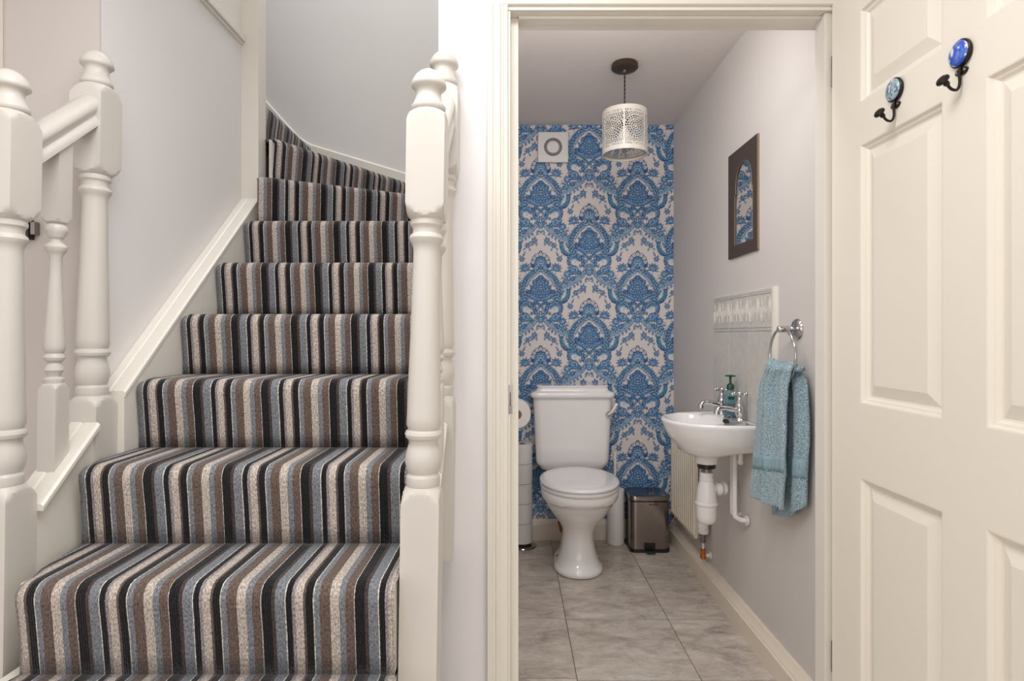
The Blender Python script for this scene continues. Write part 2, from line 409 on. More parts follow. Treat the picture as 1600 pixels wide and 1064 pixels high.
stroke([(4,160),(50,146),(96,124),(150,92)], 5, 4, C_L)
stroke([(4,190),(34,160),(70,160),(92,178)], 12, 4, C_D, rm=20); stroke([(8,186),(36,164),(66,164)], 6, 3, C_T, rm=13)
# fan palmette on top
disc(0, -268, 98, C_D); disc(60,-246,48,C_D); disc(0,-366,20,C_D)
for k in range(-3, 4):
    a = math.radians(-90+k*29); x, y = 78*math.cos(a), -262+86*math.sin(a)
    if k >= 0: disc(x, y, 24, C_D)
for k in range(0, 4):
    a = math.radians(-90+k*29); x, y = 78*math.cos(a), -262+86*math.sin(a)
    disc(x, y, 17, ground); disc(x, y, 6, C_D)
for k in range(0, 5):
    a = math.radians(-90+k*24); capsule(0, -222, 58*math.cos(a), -240+64*math.sin(a), 4, 13, C_B)
    capsule(0, -222, 44*math.cos(a), -240+50*math.sin(a), 2, 4, C_L)
disc(0,-236,12,C_L); disc(0,-236,7,C_D)
disc(46,-204,26,C_D); disc(46,-204,19,C_L); disc(46,-204,10,C_B)
capsule(0,-225,0,-185,14,10,C_B); stroke([(4,-186),(28,-168),(58,-128)], 4, 3.5, C_L)
# tulips and small sprigs beside the fan
disc(160,-206,30,C_D)
disc(160,-206,38,C_D); disc(160,-206,31,C_B)
for a in (-130,-100,-65,-35,-5,30,165,200): leaf(160,-198,a,64 if a > -140 else 48,28)
disc(160,-200,12,C_L); stroke([(160,-175),(152,-140)], 3, 2, C_D)
disc(196,-300,20,C_D); flower(196,-300,34,6,10); leaf(186,-322,-115,60,14); leaf(206,-316,-60,26,12)
for q in ((120,-60),(205,-90),(232,-118),(215,-130),(110,-38)): disc(*q, 5.5, C_D)
disc(236,-60,7,C_D); disc(208,-60,6,C_D)
# fine veining inside the printed shapes
rs = np.random.RandomState(5)
def bandnoise(sig):
    f = np.fft.rfft2(rs.randn(NY, NX)); ky = np.fft.fftfreq(NY)[:,None]; kx = np.fft.rfftfreq(NX)[None,:]
    k = np.hypot(kx, ky); f *= np.exp(-((k-sig)/(.25*sig))**2); q = np.fft.irfft2(f, s=(NY, NX)); q = (q+q[:, (-np.arange(NX)) % NX]); return q/q.std()
vn = bandnoise(.075); blue = np.abs(canvas-ground).sum(-1) > .05
canvas[blue & (vn > 1.35)] = C_L*.9; canvas[blue & (vn < -1.25)] = C_D*.95
# soften to the scale the eye resolves
cv = canvas.copy()
for ax in (0, 1): cv = (np.roll(cv, 1, ax)+2*cv+np.roll(cv, -1, ax))/4
canvas = cv

def wallpaper_wall():
    X0, X1, Z0, Z1, Y = -.06, .90, 0., 2.30, 3.169
    st = .0027
    nx, nz = int((X1-X0)/st), int((Z1-Z0)/st)
    xs = np.linspace(X0, X1, nx+1); zs = np.linspace(Z0, Z1, nz+1)
    gx, gz = np.meshgrid(xs, zs)
    n = gx.size; vs = np.empty((n, 3), np.float32); vs[:,0] = gx.ravel(); vs[:,1] = Y; vs[:,2] = gz.ravel()
    idx = np.arange(n).reshape(nz+1, nx+1)
    q = np.stack([idx[:-1,:-1], idx[:-1,1:], idx[1:,1:], idx[1:,:-1]], -1).reshape(-1, 4)
    me = bpy.data.meshes.new('wall_back')
    me.vertices.add(n); me.vertices.foreach_set('co', vs.ravel())
    me.loops.add(q.size); me.loops.foreach_set('vertex_index', q.ravel().astype(np.int32))
    me.polygons.add(len(q)); me.polygons.foreach_set('loop_start', np.arange(0, q.size, 4, dtype=np.int32))
    me.update()
    cx, cz = (920.4-800)*Y/F, CZ+(524-523.6)*Y/F
    sx = .539/PW; sz = .5265/PH
    u = np.mod(((gx-cx)/sx)/PS, NX).ravel(); v = np.mod(((cz-gz)/sz)/PS, NY).ravel()
    iu, iv = np.floor(u).astype(int) % NX, np.floor(v).astype(int) % NY
    c = np.ones((n, 4), np.float32); c[:, :3] = canvas[iv, iu]
    at = me.color_attributes.new('print', 'FLOAT_COLOR', 'POINT'); at.data.foreach_set('color', c.ravel())
    m, nt, b = newmat('blue_damask_wallpaper'); N, L = nt.nodes, nt.links
    a = N.new('ShaderNodeAttribute'); a.attribute_name = 'print'; L.new(a.outputs['Color'], b.inputs['Base Color'])
    tc = N.new('ShaderNodeTexCoord'); no = N.new('ShaderNodeTexNoise'); no.inputs['Scale'].default_value = 300
    L.new(tc.outputs['Object'], no.inputs['Vector']); bp = N.new('ShaderNodeBump'); bp.inputs['Strength'].default_value = .15; bp.inputs['Distance'].default_value = .001
    L.new(no.outputs['Fac'], bp.inputs['Height']); L.new(bp.outputs['Normal'], b.inputs['Normal'])
    b.inputs['Roughness'].default_value = .65
    me.materials.append(m)
    o = bpy.data.objects.new('wall_back', me); col.objects.link(o)
    struct(o, 'end wall of the cloakroom papered in blue and cream damask')
wallpaper_wall()

# ------------------------------------------------------------------ structure
DW = 1.49; ZC = 2.30; YB = 3.169; XR = .898; XWL = -.06
# cloakroom
struct(MB().box(XR, XR+.1, DW+.1, YB+.1, 0, ZC).build('wall_right', M_wcwall))
struct(MB().box(-.192, XWL, DW, YB+.1, 0, 4.6).build('wall_middle', M_hallwall))
struct(MB().box(XWL, XR+.1, DW+.1, YB+.1, ZC, ZC+.1).build('ceiling_cloakroom', M_ceil))
# front wall round the doorway
struct(MB().box(XWL, -.028, DW, DW+.1, 0, 2.5).box(.872, 1.6, DW, DW+.1, 0, 2.5).box(-.028, .872, DW, DW+.1, 2.0, 2.5).build('wall_front', M_hallwall))
# left front wall and stair side wall
struct(MB().box(-2.3, -1.16, DW, DW+.09, 0, 4.6).box(-1.16, -1.0772, DW, DW+.004, 0, 4.6).build('wall_left_front', M_leftwall), 'beige wall left of the stairs')
struct(MB().box(-1.16, -1.0772, DW+.0042, 2.343, 0, 2.3).build('wall_stair_side', M_stairwall), 'pale grey wall beside the lower stairs')
struct(MB().box(-1.16, -1.0772, DW+.0042, 2.343, 2.325, 4.6).build('wall_stair_upper', M_satin))
struct(MB().box(-2.3, -.192, 2.985, 3.085, 0, 4.6).build('wall_stair_back', M_stairwall), 'cool grey wall at the turn of the stairs')
struct(MB().box(-2.3, -.192, DW, 3.085, 4.6, 4.7).build('ceiling_landing', M_hallceil))
struct(MB().box(-2.4, -2.3, DW, 3.085, 0, 4.6).build('wall_landing', M_stairwall))
struct(MB().box(-2.3, -.062, DW+.001, DW+.08, 2.4, 4.6).build('wall_over_stairs', M_stairwall))
# hall behind the camera
struct(MB().box(-2.4, -2.3, -3.2, DW, 0, 2.4).build('wall_left', M_hallwall))
struct(MB().box(1.6, 1.7, -3.2, DW+.1, 0, 2.4).build('wall_hall_right', M_hallwall))
struct(MB().box(-2.4, 1.7, -3.3, -3.2, 0, 2.4).build('wall_rear', M_hallwall))
struct(MB().box(-2.4, 1.7, -3.3, DW, 2.4, 2.5).build('ceiling', M_hallceil))
struct(MB().box(-2.3, 1.6, -3.2, 1.489, -.003, .0).build('floor_hall', paint('hall_floor_beige', (208, 198, 186), .8)))  # unseen hall floor, laid pale to bounce light upwards
fl = struct(MB().box(-2.4, 1.7, -3.3, 3.27, -.1, -.004).build('floor', M_floorgrout))
# floor tiles (one piece each)
xj = [-.196, .214, .621, 1.03]; yj = [3.46, 3.061, 2.663, 2.265, 1.867, 1.491]
for i in range(3):
    for j in range(5):
        g = .0015; x0, x1 = max(xj[i], XWL)+g, min(xj[i+1], XR)-g
        y1, y0 = min(yj[j], YB)-g, yj[j+1]+g
        if i == 0: y0 += .012*(j < 4); y1 += .012*(j > 0)
        MB().box(x0, x1, y0, y1, -.004, 0).build('tile', M_floor, fl, origin=None)
# skirtings
def skirt(name, mat, ax, a, b, face, sgn, z0, h, t):
    # profile proud of a wall: (offset from the wall, z)
    pr = [(0,z0),(t,z0),(t,z0+h*.70),(t*.82,z0+h*.73),(t*.82,z0+h*.77),(t*.6,z0+h*.86),(t*.42,z0+h*.95),(t*.35,z0+h),(0,z0+h)]
    m = MB()
    if ax == 'x': m.prism([(face+sgn*p, z) for p, z in pr], 'x', a, b)
    else: m.prism([(face+sgn*p, z) for p, z in pr], 'y', a, b)
    return struct(m.build(name, mat, smooth=20))
skirt('baseboard_right', M_skirt, 'y', DW+.1, YB, XR, -1, 0, .10, .036)
skirt('baseboard_back', M_skirt, 'x', XWL, XR-.036, YB, -1, 0, .112, .02)

# door frame: linings, stops and architraves
tr = struct(MB().box(-.028, -.004, DW, DW+.1, 0, 1.978).box(.845, .872, DW, DW+.1, 0, 1.978)
            .box(-.028, .872, DW, DW+.1, 1.980, 2.0).build('trim_1', M_satin, bevel=.001), 'cream painted door lining')
MB().box(-.004, .0172, DW+.036, DW+.085, 0, 1.9795).box(.823, .845, DW+.010, DW+.059, 0, 1.9795).box(.0172, .823, DW+.026, DW+.056, 1.972, 1.9798).build('door_stop', M_satin, tr, bevel=.0012)
def arch_prof(w):      # architrave section: (across, proud)
    return [(0,0),(0,.014),(.003,.018),(w*.28,.018),(w*.32,.013),(w*.40,.013),(w*.46,.016),(w*.62,.0165),(w*.68,.012),(w*.74,.012),(w*.80,.009),(w-.002,.009),(w,.006),(w,0)]
m = MB(); m.prism([(-.066+a, DW-.0002-p) for a, p in arch_prof(.056)], 'z', 0, 1.990)
tr2 = struct(m.build('trim_2', M_satin, smooth=20), 'moulded cream architrave left of the cloakroom doorway')
m = MB(); m.prism([(DW-.0002-p, 2.046-a) for a, p in arch_prof(.056)], 'x', -.066, .905)
struct(m.build('trim_3', M_satin, smooth=20), 'moulded cream architrave over the cloakroom doorway')
st = MB().box(-.0085, .0005, DW-.0012, DW+.001, .925, 1.001).build('strike_plate', M_steel, tr, bevel=.0004)
st['label'] = 'dull metal strike plate in the door lining'
MB().box(-.0055, -.0035, DW-.0016, DW-.0011, .945, .982).build('strike_slot', M_dark, st)
# far left door casing and the ledge line over the stair wall
struct(MB().box(-1.42, -1.328, DW-.016, DW-.0002, 0, 2.1).build('trim_4', M_satin, bevel=.002))
struct(MB().box(-1.16, -1.060, DW+.0045, 2.269, 2.297, 2.325).box(-1.16, -1.068, DW+.0045, 2.269, 2.285, 2.297).build('trim_5', M_satin, bevel=.003), 'narrow ledge moulding high on the stair side wall')

# ------------------------------------------------------------------ the panelled door, open at right angles
XD = .835
dr = struct(MB().box(XD+.016, XD+.040, .622, DW-.003, .012, 2.052).build('door_1', M_doorp), 'ivory six panel door standing open')
cols_ = [(1.368, 1.1057), (1.0040, .742)]
rows_ = [(.22, .789), (.967, 1.586), (1.687, 1.911)]
m = MB()
ys = [.622, .742, 1.004, 1.1057, 1.368, DW-.003]; zs = [.012, .22, .789, .967, 1.586, 1.687, 1.911, 2.052]
for i in (0, 2, 4): m.box(XD, XD+.0161, ys[i], ys[i+1], zs[0], zs[-1])
fr = m.build('stile', M_doorp, dr)
for i in (1, 3):
    for j in (0, 2, 4, 6):
        MB().box(XD, XD+.0161, ys[i], ys[i+1], zs[j], zs[j+1]).build('rail', M_doorp, dr)
for (yb, ya) in cols_:
    for (za, zb) in rows_:
        m = MB(); rings = []
        for off, dep in ((0,0),(.003,.0008),(.007,.0075),(.011,.0085),(.016,.0135),(.020,.0142),(.046,.0042),(.049,.004)):
            rings.append([(XD+dep, ya+off, za+off), (XD+dep, yb-off, za+off), (XD+dep, yb-off, zb-off), (XD+dep, ya+off, zb-off)])
        m.loft(rings, caps=False); m.add(rings[-1], [(0,1,2,3)])
        m.build('panel', M_doorp, dr, smooth=10, recalc=True)
for z in (.25, 1.78):
    MB().lathe((XD+.004, DW+.001, z), [(.004,0),(.004,.08)], 12).build('hinge', M_steel, dr)

# coat hooks on the door
def coat_hook(name_label, d, z, dm, r=.0245):
    t = thing('coat_hook', name_label, 'coat hook', (XD, d, z), 'coat hooks on the door')
    M = Matrix.Rotation(-PI/2, 3, 'Y')
    MB().lathe((XD, d, z), [(r*.95,0),(r*1.04,.003),(r*1.04,.007),(r*.98,.0085)], 40, M).build('backing', M_iron, t)
    MB().lathe((XD-.0085, d, z), [(r*.95,-.001),(r*.92,.002),(r*.7,.0042),(r*.35,.0055),(.0005,.006)], 40, M).build('glass_cabochon', dm, t, smooth=180)
    m = MB()
    m.loft([[(XD-.0002-q, d+a, z-.033+b) for a, b in [(.014*math.cos(k*PI/12)*(1+.0*k), .007*math.sin(k*PI/12)) for k in range(24)]] for q in (0, .004)])
    m.tube(smoothpts([(XD-.005,d,z-.022),(XD-.006,d,z-.035),(XD-.006,d,z-.056),(XD-.011,d,z-.067),(XD-.021,d,z-.066),(XD-.029,d,z-.058)]), .0026, 10)
    arm = m.build('hook_arm', M_iron, t)
    for s in (-1, 1): MB().lathe((XD-.004, d+s*.009, z-.033), [(.0028,0),(.0024,.0012)], 12, M).build('screw', M_steel, t)
    v = Vector((-.75, 0, .66)).normalized(); q = v.to_track_quat('Z', 'Y').to_matrix()
    MB().lathe((XD-.028, d, z-.058), [(.003,-.002),(.0055,.003),(.0045,.006),(.0105,.009),(.012,.012),(.0105,.016),(.006,.019),(.001,.0198)], 20, q).build('knob', M_iron, t)
coat_hook('black iron coat hook with grey teal disc, the lower one on the door', 1.238, 1.663,
          disc_mat('grey_teal_cabochon', (90,110,150), (150,178,182), (205,218,216), 38))
coat_hook('black iron coat hook with bright blue white disc, the higher on the door', 1.056, 1.652,
          disc_mat('blue_white_cabochon', (70,110,200), (44,84,190), (222,222,232), 27))

# ------------------------------------------------------------------ stairs
G, R_ = .205, .184
def dk(k): return G*(k+4.5)
def zk(k): return .46+R_*k
XL, XRR = -1.006, -.2312
risers = []     # (A, B, z0, z1)
for k in range(-2, 7): risers.append(((XL if k != 1 else -.974, dk(k)), (XRR, dk(k)), zk(k-1) if k > -2 else 0, zk(k)))
risers.append(((-.985, 2.205), (-.195, 2.615), zk(6), zk(7)))
risers.append(((-.966, 2.312), (-.555, 2.985), zk(7), zk(8)))
risers.append(((-1.06, 2.345), (-1.06, 2.985), zk(8), zk(9)))
risers.append(((-1.27, 2.345), (-1.27, 2.985), zk(9), zk(10)))
risers.append(((-1.48, 2.345), (-1.48, 2.985), zk(10), zk(11)))
prof = [(0,0),(.004,.04),(.008,.08),(.012,.115),(.0155,.140),(.0165,.153),(.0150,.164),(.0105,.173),(.003,.180),(-.008,.1835),(-.024,.184)]
vs, fs, su, sv = [], [], [], []
lrun = 0
for ri, (A, B, z0, z1) in enumerate(risers):
    A_, B_ = Vector(A), Vector(B); t = (B_-A_); ln = t.length; t.normalize()
    nrm = Vector((t.y, -t.x))
    h = z1-z0; nu = max(2, int(ln/.02)); base = len(vs)
    pr = [(a, b*h/.184 if h < .18 else b) for a, b in prof]
    acc = 0
    for j, (o, z) in enumerate(pr):
        if j: acc += math.hypot(o-pr[j-1][0], z-pr[j-1][1])
        for i in range(nu+1):
            uu = i/nu; p = A_+t*ln*uu
            # rounded left and right ends of the carpet nosing
            e = 0
            dist = min(uu*ln, (1-uu)*ln)
            edge = .006*(1-min(dist/.012, 1))**2
            oo = o-edge*(1 if j > 0 else 0)+.0012*math.sin(uu*ln*23+ri)*(1 if 2 < j < 9 else 0)
            q = p+nrm*oo
            vs.append((q.x, q.y, z0+z-edge*(1 if j > 6 else 0)))
            su.append((p.x if ri < 9 else B[0]+(ln*(uu-1)))); sv.append(lrun+acc)
    n = len(pr)
    for j in range(n-1):
        for i in range(nu):
            a = base+j*(nu+1)+i; fs.append((a, a+1, a+nu+2, a+nu+1))
    # tread behind: from the end of the nosing to the next riser
    if ri+1 < len(risers): A2, B2 = Vector(risers[ri+1][0]), Vector(risers[ri+1][1])
    else: A2, B2 = A_+Vector((-.2,0)), B_+Vector((-.2,0))
    e0 = [Vector(vs[base+(n-1)*(nu+1)+i]) for i in range(nu+1)]
    if ri == 8:     # tread up to the back wall corner
        e1 = [Vector((-1.06+(.505)*i/nu, 2.345+(.64)*min(1, 1.0*i/nu*1.3), z1)) for i in range(nu+1)]
    else:
        e1 = [Vector(((A2+(B2-A2)*i/nu).x, (A2+(B2-A2)*i/nu).y, z1)) for i in range(nu+1)]
        if ri < 8:
            for i in range(nu+1): e1[i].x = e0[i].x if ri not in (2, 3) else e1[i].x
    base2 = len(vs)
    for row in range(1, 7):
        for i in range(nu+1):
            q = e0[i].lerp(e1[i], row/6); vs.append((q.x, q.y, q.z if row == 0 else z1))
            su.append(q.x); sv.append(lrun+acc+(q-e0[i]).length)
    for row in range(6):
        for i in range(nu):
            a = base2+(row-1)*(nu+1)+i if row else base+(n-1)*(nu+1)+i
            b = base2+row*(nu+1)+i; fs.append((a, a+1, b+1, b))
    if ri == 7:     # piece of the winder in the far right corner
        b3 = len(vs)
        for q in ((-.195,2.615),(-.195,2.985),(-.555,2.985)): vs.append((q[0],q[1],z1)); su.append(q[0]); sv.append(q[1])
        fs.append((b3, b3+1, b3+2))
    lrun += acc+.2
mb = MB(); mb.v = vs; mb.f = fs
cp = mb.build('stair_carpet', M_carpet, origin=(-.61, .5, 0), smooth=180, recalc=False)
for nm, arr in (('su', su), ('sv', sv)):
    at = cp.data.attributes.new(nm, 'FLOAT', 'POINT'); at.data.foreach_set('value', np.array(arr, np.float32))
md = cp.modifiers.new('solid', 'SOLIDIFY'); md.thickness = .007; md.offset = -1
tag(cp, 'striped carpet in brown, black, cream and blue grey running up the stairs', 'carpet')

stc = thing('staircase', 'white painted staircase turning left at the top, under the striped carpet', 'staircase', (-.61, .7, 0))
for k in range(-2, 7):
    y1 = dk(k+1)+.05 if k < 6 else 2.30
    MB().box(-1.0105 if k != 1 else -.980, -.2355, dk(k)+.010, y1, max(0, zk(k-1)-.02), zk(k)-.009).build('step', M_satin, stc)
m = MB()
def winder(poly, z0, z1): MB().prism(poly, 'z', z0, z1).build('winder_step', M_satin, stc)
winder([(-.983,2.216),(-.20,2.628),(-.20,2.98),(-.983,2.98)], zk(6)-.02, zk(7)-.009)
winder([(-.982,2.305),(-.57,2.98),(-.982,2.98)], zk(7)-.02, zk(8)-.009)
winder([(-1.072,2.345),(-1.072,2.98),(-2.2,2.98),(-2.2,2.345)], zk(8)-.02, zk(9)-.009)
winder([(-1.282,2.345),(-1.282,2.98),(-2.2,2.98),(-2.2,2.345)], zk(9)-.02, zk(10)-.009)
winder([(-1.492,2.345),(-1.492,2.98),(-2.2,2.98),(-2.2,2.345)], zk(10)-.02, zk(11)-.009)
def capz(d): return .967+.885*(d-1.467)
def string(x0, x1, da, db, down=.34, name='stringer'):
    o = MB().prism([(da, capz(da)-.016), (db, capz(db)-.016), (db, capz(db)-down), (da, capz(da)-down)], 'x', x0, x1).build(name, M_satin, stc)
    return o
s1 = string(-1.076, -1.0125, 1.4885, 2.269)
def cap_mould(x0, x1, da, db, parent):
    w = x1-x0
    pr = [(x0,-.016),(x0,-.003),(x0+.003,0),(x0+w*.35,0),(x0+w*.42,-.003),(x0+w*.5,-.001),(x1-.006,-.001),(x1,-.006),(x1,-.016)]
    MB().loft([[(p[0], d, capz(d)+p[1]) for p in pr] for d in (da, db)]).build('stringer_cap', M_satin, parent, smooth=20)
cap_mould(-1.077, -1.009, 1.4885, 2.268, s1)
s2 = string(-1.070, -1.0345, 1.2385, 1.4095); cap_mould(-1.092, -1.018, 1.2385, 1.4095, s2)
s3 = string(-.215, -.182, 1.2385, 1.4095); cap_mould(-.226, -.160, 1.2385, 1.4095, s3)
# string infill panel under the left string down to floor
MB().box(-1.070, -1.0345, 1.2385, 1.4095, 0, .45).build('stringer', M_satin, stc)
MB().box(-.215, -.182, 1.2385, 1.4095, 0, .45).build('stringer', M_satin, stc)
MB().box(-1.058, -1.030, .7, 1.159, 0, .42).build('stringer', M_satin, stc)
# skirting following the winders on the back wall
o = MB()
sk = [(-1.70,2.78),(-1.318,2.395),(-1.112,2.166),(-1.05,2.128),(-.195,1.870)]
o.loft([[(x, 2.984, z-.42), (x, 2.970, z-.42), (x, 2.970, z-.008), (x, 2.974, z), (x, 2.984, z)] for x, z in sk])
w_ = o.build('winder_skirting', M_satin, stc, smooth=20)

# turned newels, balusters and handrails
NEW = [(.0342,.816),(.036,.823),(.035,.836),(.031,.842),(.034,.85),(.038,.866),(.0365,.882),(.034,.893),(.030,.906),(.031,.912),(.037,.917),(.039,.924),(.037,.930),(.032,.934),(.036,.943),(.0355,.96),
       (.0345,1.0),(.0325,1.08),(.030,1.162),(.0283,1.25),(.027,1.300),(.0275,1.312),(.031,1.322),(.0345,1.327),(.036,1.333),(.034,1.339),(.0295,1.343),(.029,1.352),(.031,1.357),(.034,1.360),(.0345,1.366),(.033,1.372)]
CAP = [(.031,1.598),(.0355,1.602),(.036,1.609),(.033,1.613),(.031,1.617),(.0285,1.623),(.026,1.631),(.0258,1.638),(.028,1.644),(.033,1.6475),(.0365,1.651),(.0366,1.656),(.034,1.664),(.0285,1.673),(.021,1.681),(.011,1.687),(.001,1.6885)]
def newel(parent, x0, y0, dz, zbot, s=.078):
    h = s/2; cx, cy = x0+h, y0+h; n = 64
    rings = [sq_ring(cx, cy, h, 1, zbot, n)]
    for r, z in ((.0552,.785),(.0535,.790),(.049,.798),(.0435,.805),(.038,.811),(.0345,.8155)): rings.append(sq_ring(cx, cy, h, r, z+dz, n))
    for r, z in NEW: rings.append(sq_ring(cx, cy, 1, r, z+dz, n))
    for r, z in ((.034,1.3725),(.038,1.376),(.0435,1.381),(.049,1.388),(.0535,1.396),(.0552,1.401),(.0552,1.570),(.0535,1.575),(.049,1.583),(.0435,1.590),(.038,1.595),(.033,1.5985)): rings.append(sq_ring(cx, cy, h, r, z+dz, n))
    p = MB().loft(rings).build('newel_post', M_gloss, parent, smooth=28)
    MB().loft([sq_ring(cx, cy, 1, r, z+dz, n) for r, z in CAP]).build('newel_cap', M_gloss, p, smooth=50)
    return p
BAL = [(.019,1.020),(.020,1.026),(.020,1.030),(.0125,1.035),(.0145,1.042),(.019,1.050),(.0165,1.060),(.013,1.068),(.019,1.073),(.021,1.079),(.019,1.085),(.0165,1.0885),(.021,1.096),(.0215,1.104),(.0205,1.121),(.016,1.195),(.012,1.269),(.0125,1.312),(.017,1.321),(.0215,1.328),(.0222,1.334),(.019,1.340),(.012,1.345),(.0115,1.352),(.0165,1.357),(.018,1.362),(.0215,1.369),(.0222,1.376),(.020,1.383),(.0155,1.388)]
def baluster(parent, x0, y0, s=.041, zb=.75, zt=1.62):
    h = s/2; cx, cy = x0+h, y0+h; n = 48; dg = h*1.415
    rings = [sq_ring(cx, cy, h, 1, zb, n)]
    for r, z in ((dg,1.006),(h*1.3,1.010),(h*1.1,1.016),(h*.95,1.0195)): rings.append(sq_ring(cx, cy, h, r, z, n))
    for r, z in BAL: rings.append(sq_ring(cx, cy, 1, r, z, n))
    for r, z in ((h*.8,1.3885),(h*1.1,1.392),(h*1.3,1.398),(dg,1.403),(1,zt)): rings.append(sq_ring(cx, cy, h, r, z, n))
    return MB().loft(rings).build('baluster', M_gloss, parent, smooth=28)
def handrail(parent, x0, x1, ya, yb, za, slope):
    w = x1-x0; c = (x0+x1)/2
    pr = [(-.5,0),(-.5,.012),(-.43,.020),(-.36,.026),(-.40,.034),(-.47,.042),(-.49,.052),(-.44,.063),(-.3,.072),(0,.077),(.3,.072),(.44,.063),(.49,.052),(.47,.042),(.40,.034),(.36,.026),(.43,.020),(.5,.012),(.5,0)]
    return MB().loft([[(c+a*w, y, za+b+slope*(y-ya)) for a, b in pr] for y in (ya, yb)]).build('handrail', M_gloss, parent, smooth=50)
def balustrade(label, xo, zb2):
    t = thing('balustrade', label, 'balustrade', (xo+.039, 1.2, 0), 'balustrades at the foot of the stairs')
    newel(t, xo, 1.16, 0, 0); newel(t, xo, 1.41, .163, zb2)
    baluster(t, xo+.024, 1.300, zb=capz(1.30)-.006)
    handrail(t, xo+.011, xo+.073, 1.2375, 1.4105, 1.500, .865)
    t.rotation_euler.y = .0150; t.location.x -= 1.5*.0150
    return t
balustrade('left cream turned balustrade of two newels, handrail and one slim spindle', -1.098, .40)
balustrade('right cream turned balustrade beside the cloakroom doorway', -.216, .57)
po = MB().box(-1.0995, -1.010, 2.27, 2.342, .6, 4.4).build('stair_post', M_satin, origin=(-1.055, 2.306, .6), bevel=.003)
tag(po, 'tall square cream post at the turn of the stairs', 'post')

# dark fitting on the left wall, behind the front newel
t = thing('wall_hook', 'small black and chrome fitting on the beige wall, half hidden by the front newel', 'wall fitting', (-1.265, DW, 1.40))
MB().box(-1.275, -1.246, DW-.022, DW-.0003, 1.378, 1.43).build('body', M_dark, t, bevel=.003)
MB().box(-1.2455, -1.233, DW-.018, DW-.0003, 1.390, 1.424).build('clip', M_steel, t, bevel=.002)

# ------------------------------------------------------------------ toilet
TX = .32
t = thing('toilet', 'white ceramic close coupled toilet with closed lid against the wallpapered wall', 'toilet', (TX, 2.85, 0))
secs = [(0,.108,2.640,3.03),(.006,.116,2.628,3.04),(.022,.117,2.626,3.04),(.032,.112,2.632,3.04),(.042,.101,2.646,3.03),(.075,.090,2.664,3.02),(.11,.080,2.672,3.01),(.16,.073,2.680,3.01),(.20,.076,2.672,3.02),(.235,.092,2.645,3.03),
        (.27,.117,2.605,3.04),(.31,.143,2.563,3.05),(.345,.161,2.533,3.06),(.366,.169,2.520,3.07),(.3665,.176,2.512,3.07),(.380,.181,2.505,3.07),(.402,.183,2.502,3.07),(.410,.181,2.505,3.07),(.414,.176,2.510,3.07)]
rings = []
for z, rx, ya, yb in secs:
    cy = ya+(rx*1.12); ring = []
    for j in range(56):
        a = 2*PI*j/56; c, s_ = math.cos(a), math.sin(a)
        x = rx*math.copysign(abs(c)**.92, c)
        y = cy+(rx*1.12)*s_ if s_ < 0 else cy+(yb-cy)*abs(s_)**(.75)
        if s_ > 0: x *= 1-.12*abs(s_)
        ring.append((TX+x, y, z))
    rings.append(ring)
MB().loft(rings).build('pan', M_ceramic, t, smooth=60)
def dring(rx, ya, yb, z, n=56):
    cy = ya+rx*1.22; ring = []
    for j in range(n):
        a = 2*PI*j/n; c, s_ = math.cos(a), math.sin(a)
        x = rx*math.copysign(abs(c)**.95, c); y = cy+rx*1.22*s_ if s_ < 0 else cy+(yb-cy)*abs(s_)**.7
        if s_ > 0: x *= 1-.22*abs(s_)**1.5
        ring.append((TX+x, y, z))
    return ring
MB().loft([dring(.178,2.500,2.945,.4145), dring(.185,2.492,2.95,.418), dring(.186,2.490,2.95,.428), dring(.182,2.495,2.95,.4325)]).build('seat', M_ceramic, t, smooth=50)
MB().loft([dring(.180,2.494,2.948,.4335), dring(.187,2.487,2.952,.438), dring(.188,2.486,2.952,.446), dring(.182,2.492,2.948,.452), dring(.165,2.51,2.935,.456), dring(.12,2.56,2.9,.459), dring(.03,2.68,2.8,.460)]).build('lid', M_ceramic, t, smooth=60)
MB().loft([rr_ring(TX-.0, 3.075, hx, hy, .035, z) for hx, hy, z in ((.150,.06,.414),(.165,.068,.42),(.182,.078,.445),(.190,.083,.455),(.1925,.086,.475),(.196,.087,.56),(.203,.089,.70),(.208,.091,.80))]).build('cistern', M_ceramic, t, smooth=60)
MB().loft([rr_ring(TX, 3.068, hx, hy, r, z) for hx, hy, r, z in ((.210,.092,.03,.8005),(.217,.097,.035,.803),(.221,.0995,.036,.811),(.221,.0995,.036,.822),(.216,.096,.035,.830),(.203,.088,.03,.834),(.194,.083,.03,.838),(.188,.080,.03,.846),(.186,.079,.03,.856),(.190,.082,.03,.862),(.187,.080,.03,.866),(.170,.070,.025,.866))]).build('cistern_lid', M_ceramic, t, smooth=50)
bx, by, bz = px(950.5, 647, 2.975)
lv = MB().lathe((bx, 2.982, bz), [(.013,-.002),(.0145,.006),(.011,.012),(.006,.02)], 20, Matrix.Rotation(PI/2, 3, 'X')).build('flush_lever', M_chrome, t)
lv['label'] = 'chrome and ceramic flush lever'
MB().tube(smoothpts([(bx,2.965,bz),(bx+.015,2.955,bz+.014),(bx+.030,2.955,bz+.036),(bx+.042,2.955,bz+.058)]), [.005]*7+[.0065]*6+[.008]*6, 14).build('lever_handle', M_ceramic, lv)
MB().box(.256, .278, 2.935, 2.955, .03, .12).tube([(.262,3.0,.10),(.262,3.15,.10)], .011).build('soil_connector', M_copper, t, bevel=.004)
for s in (-1, 1): MB().lathe((TX+s*.095, 2.80, .045), [(.006,0),(.0075,.003),(.004,.010)], 12).build('fixing_cap', M_dark if s < 0 else M_plast, t)

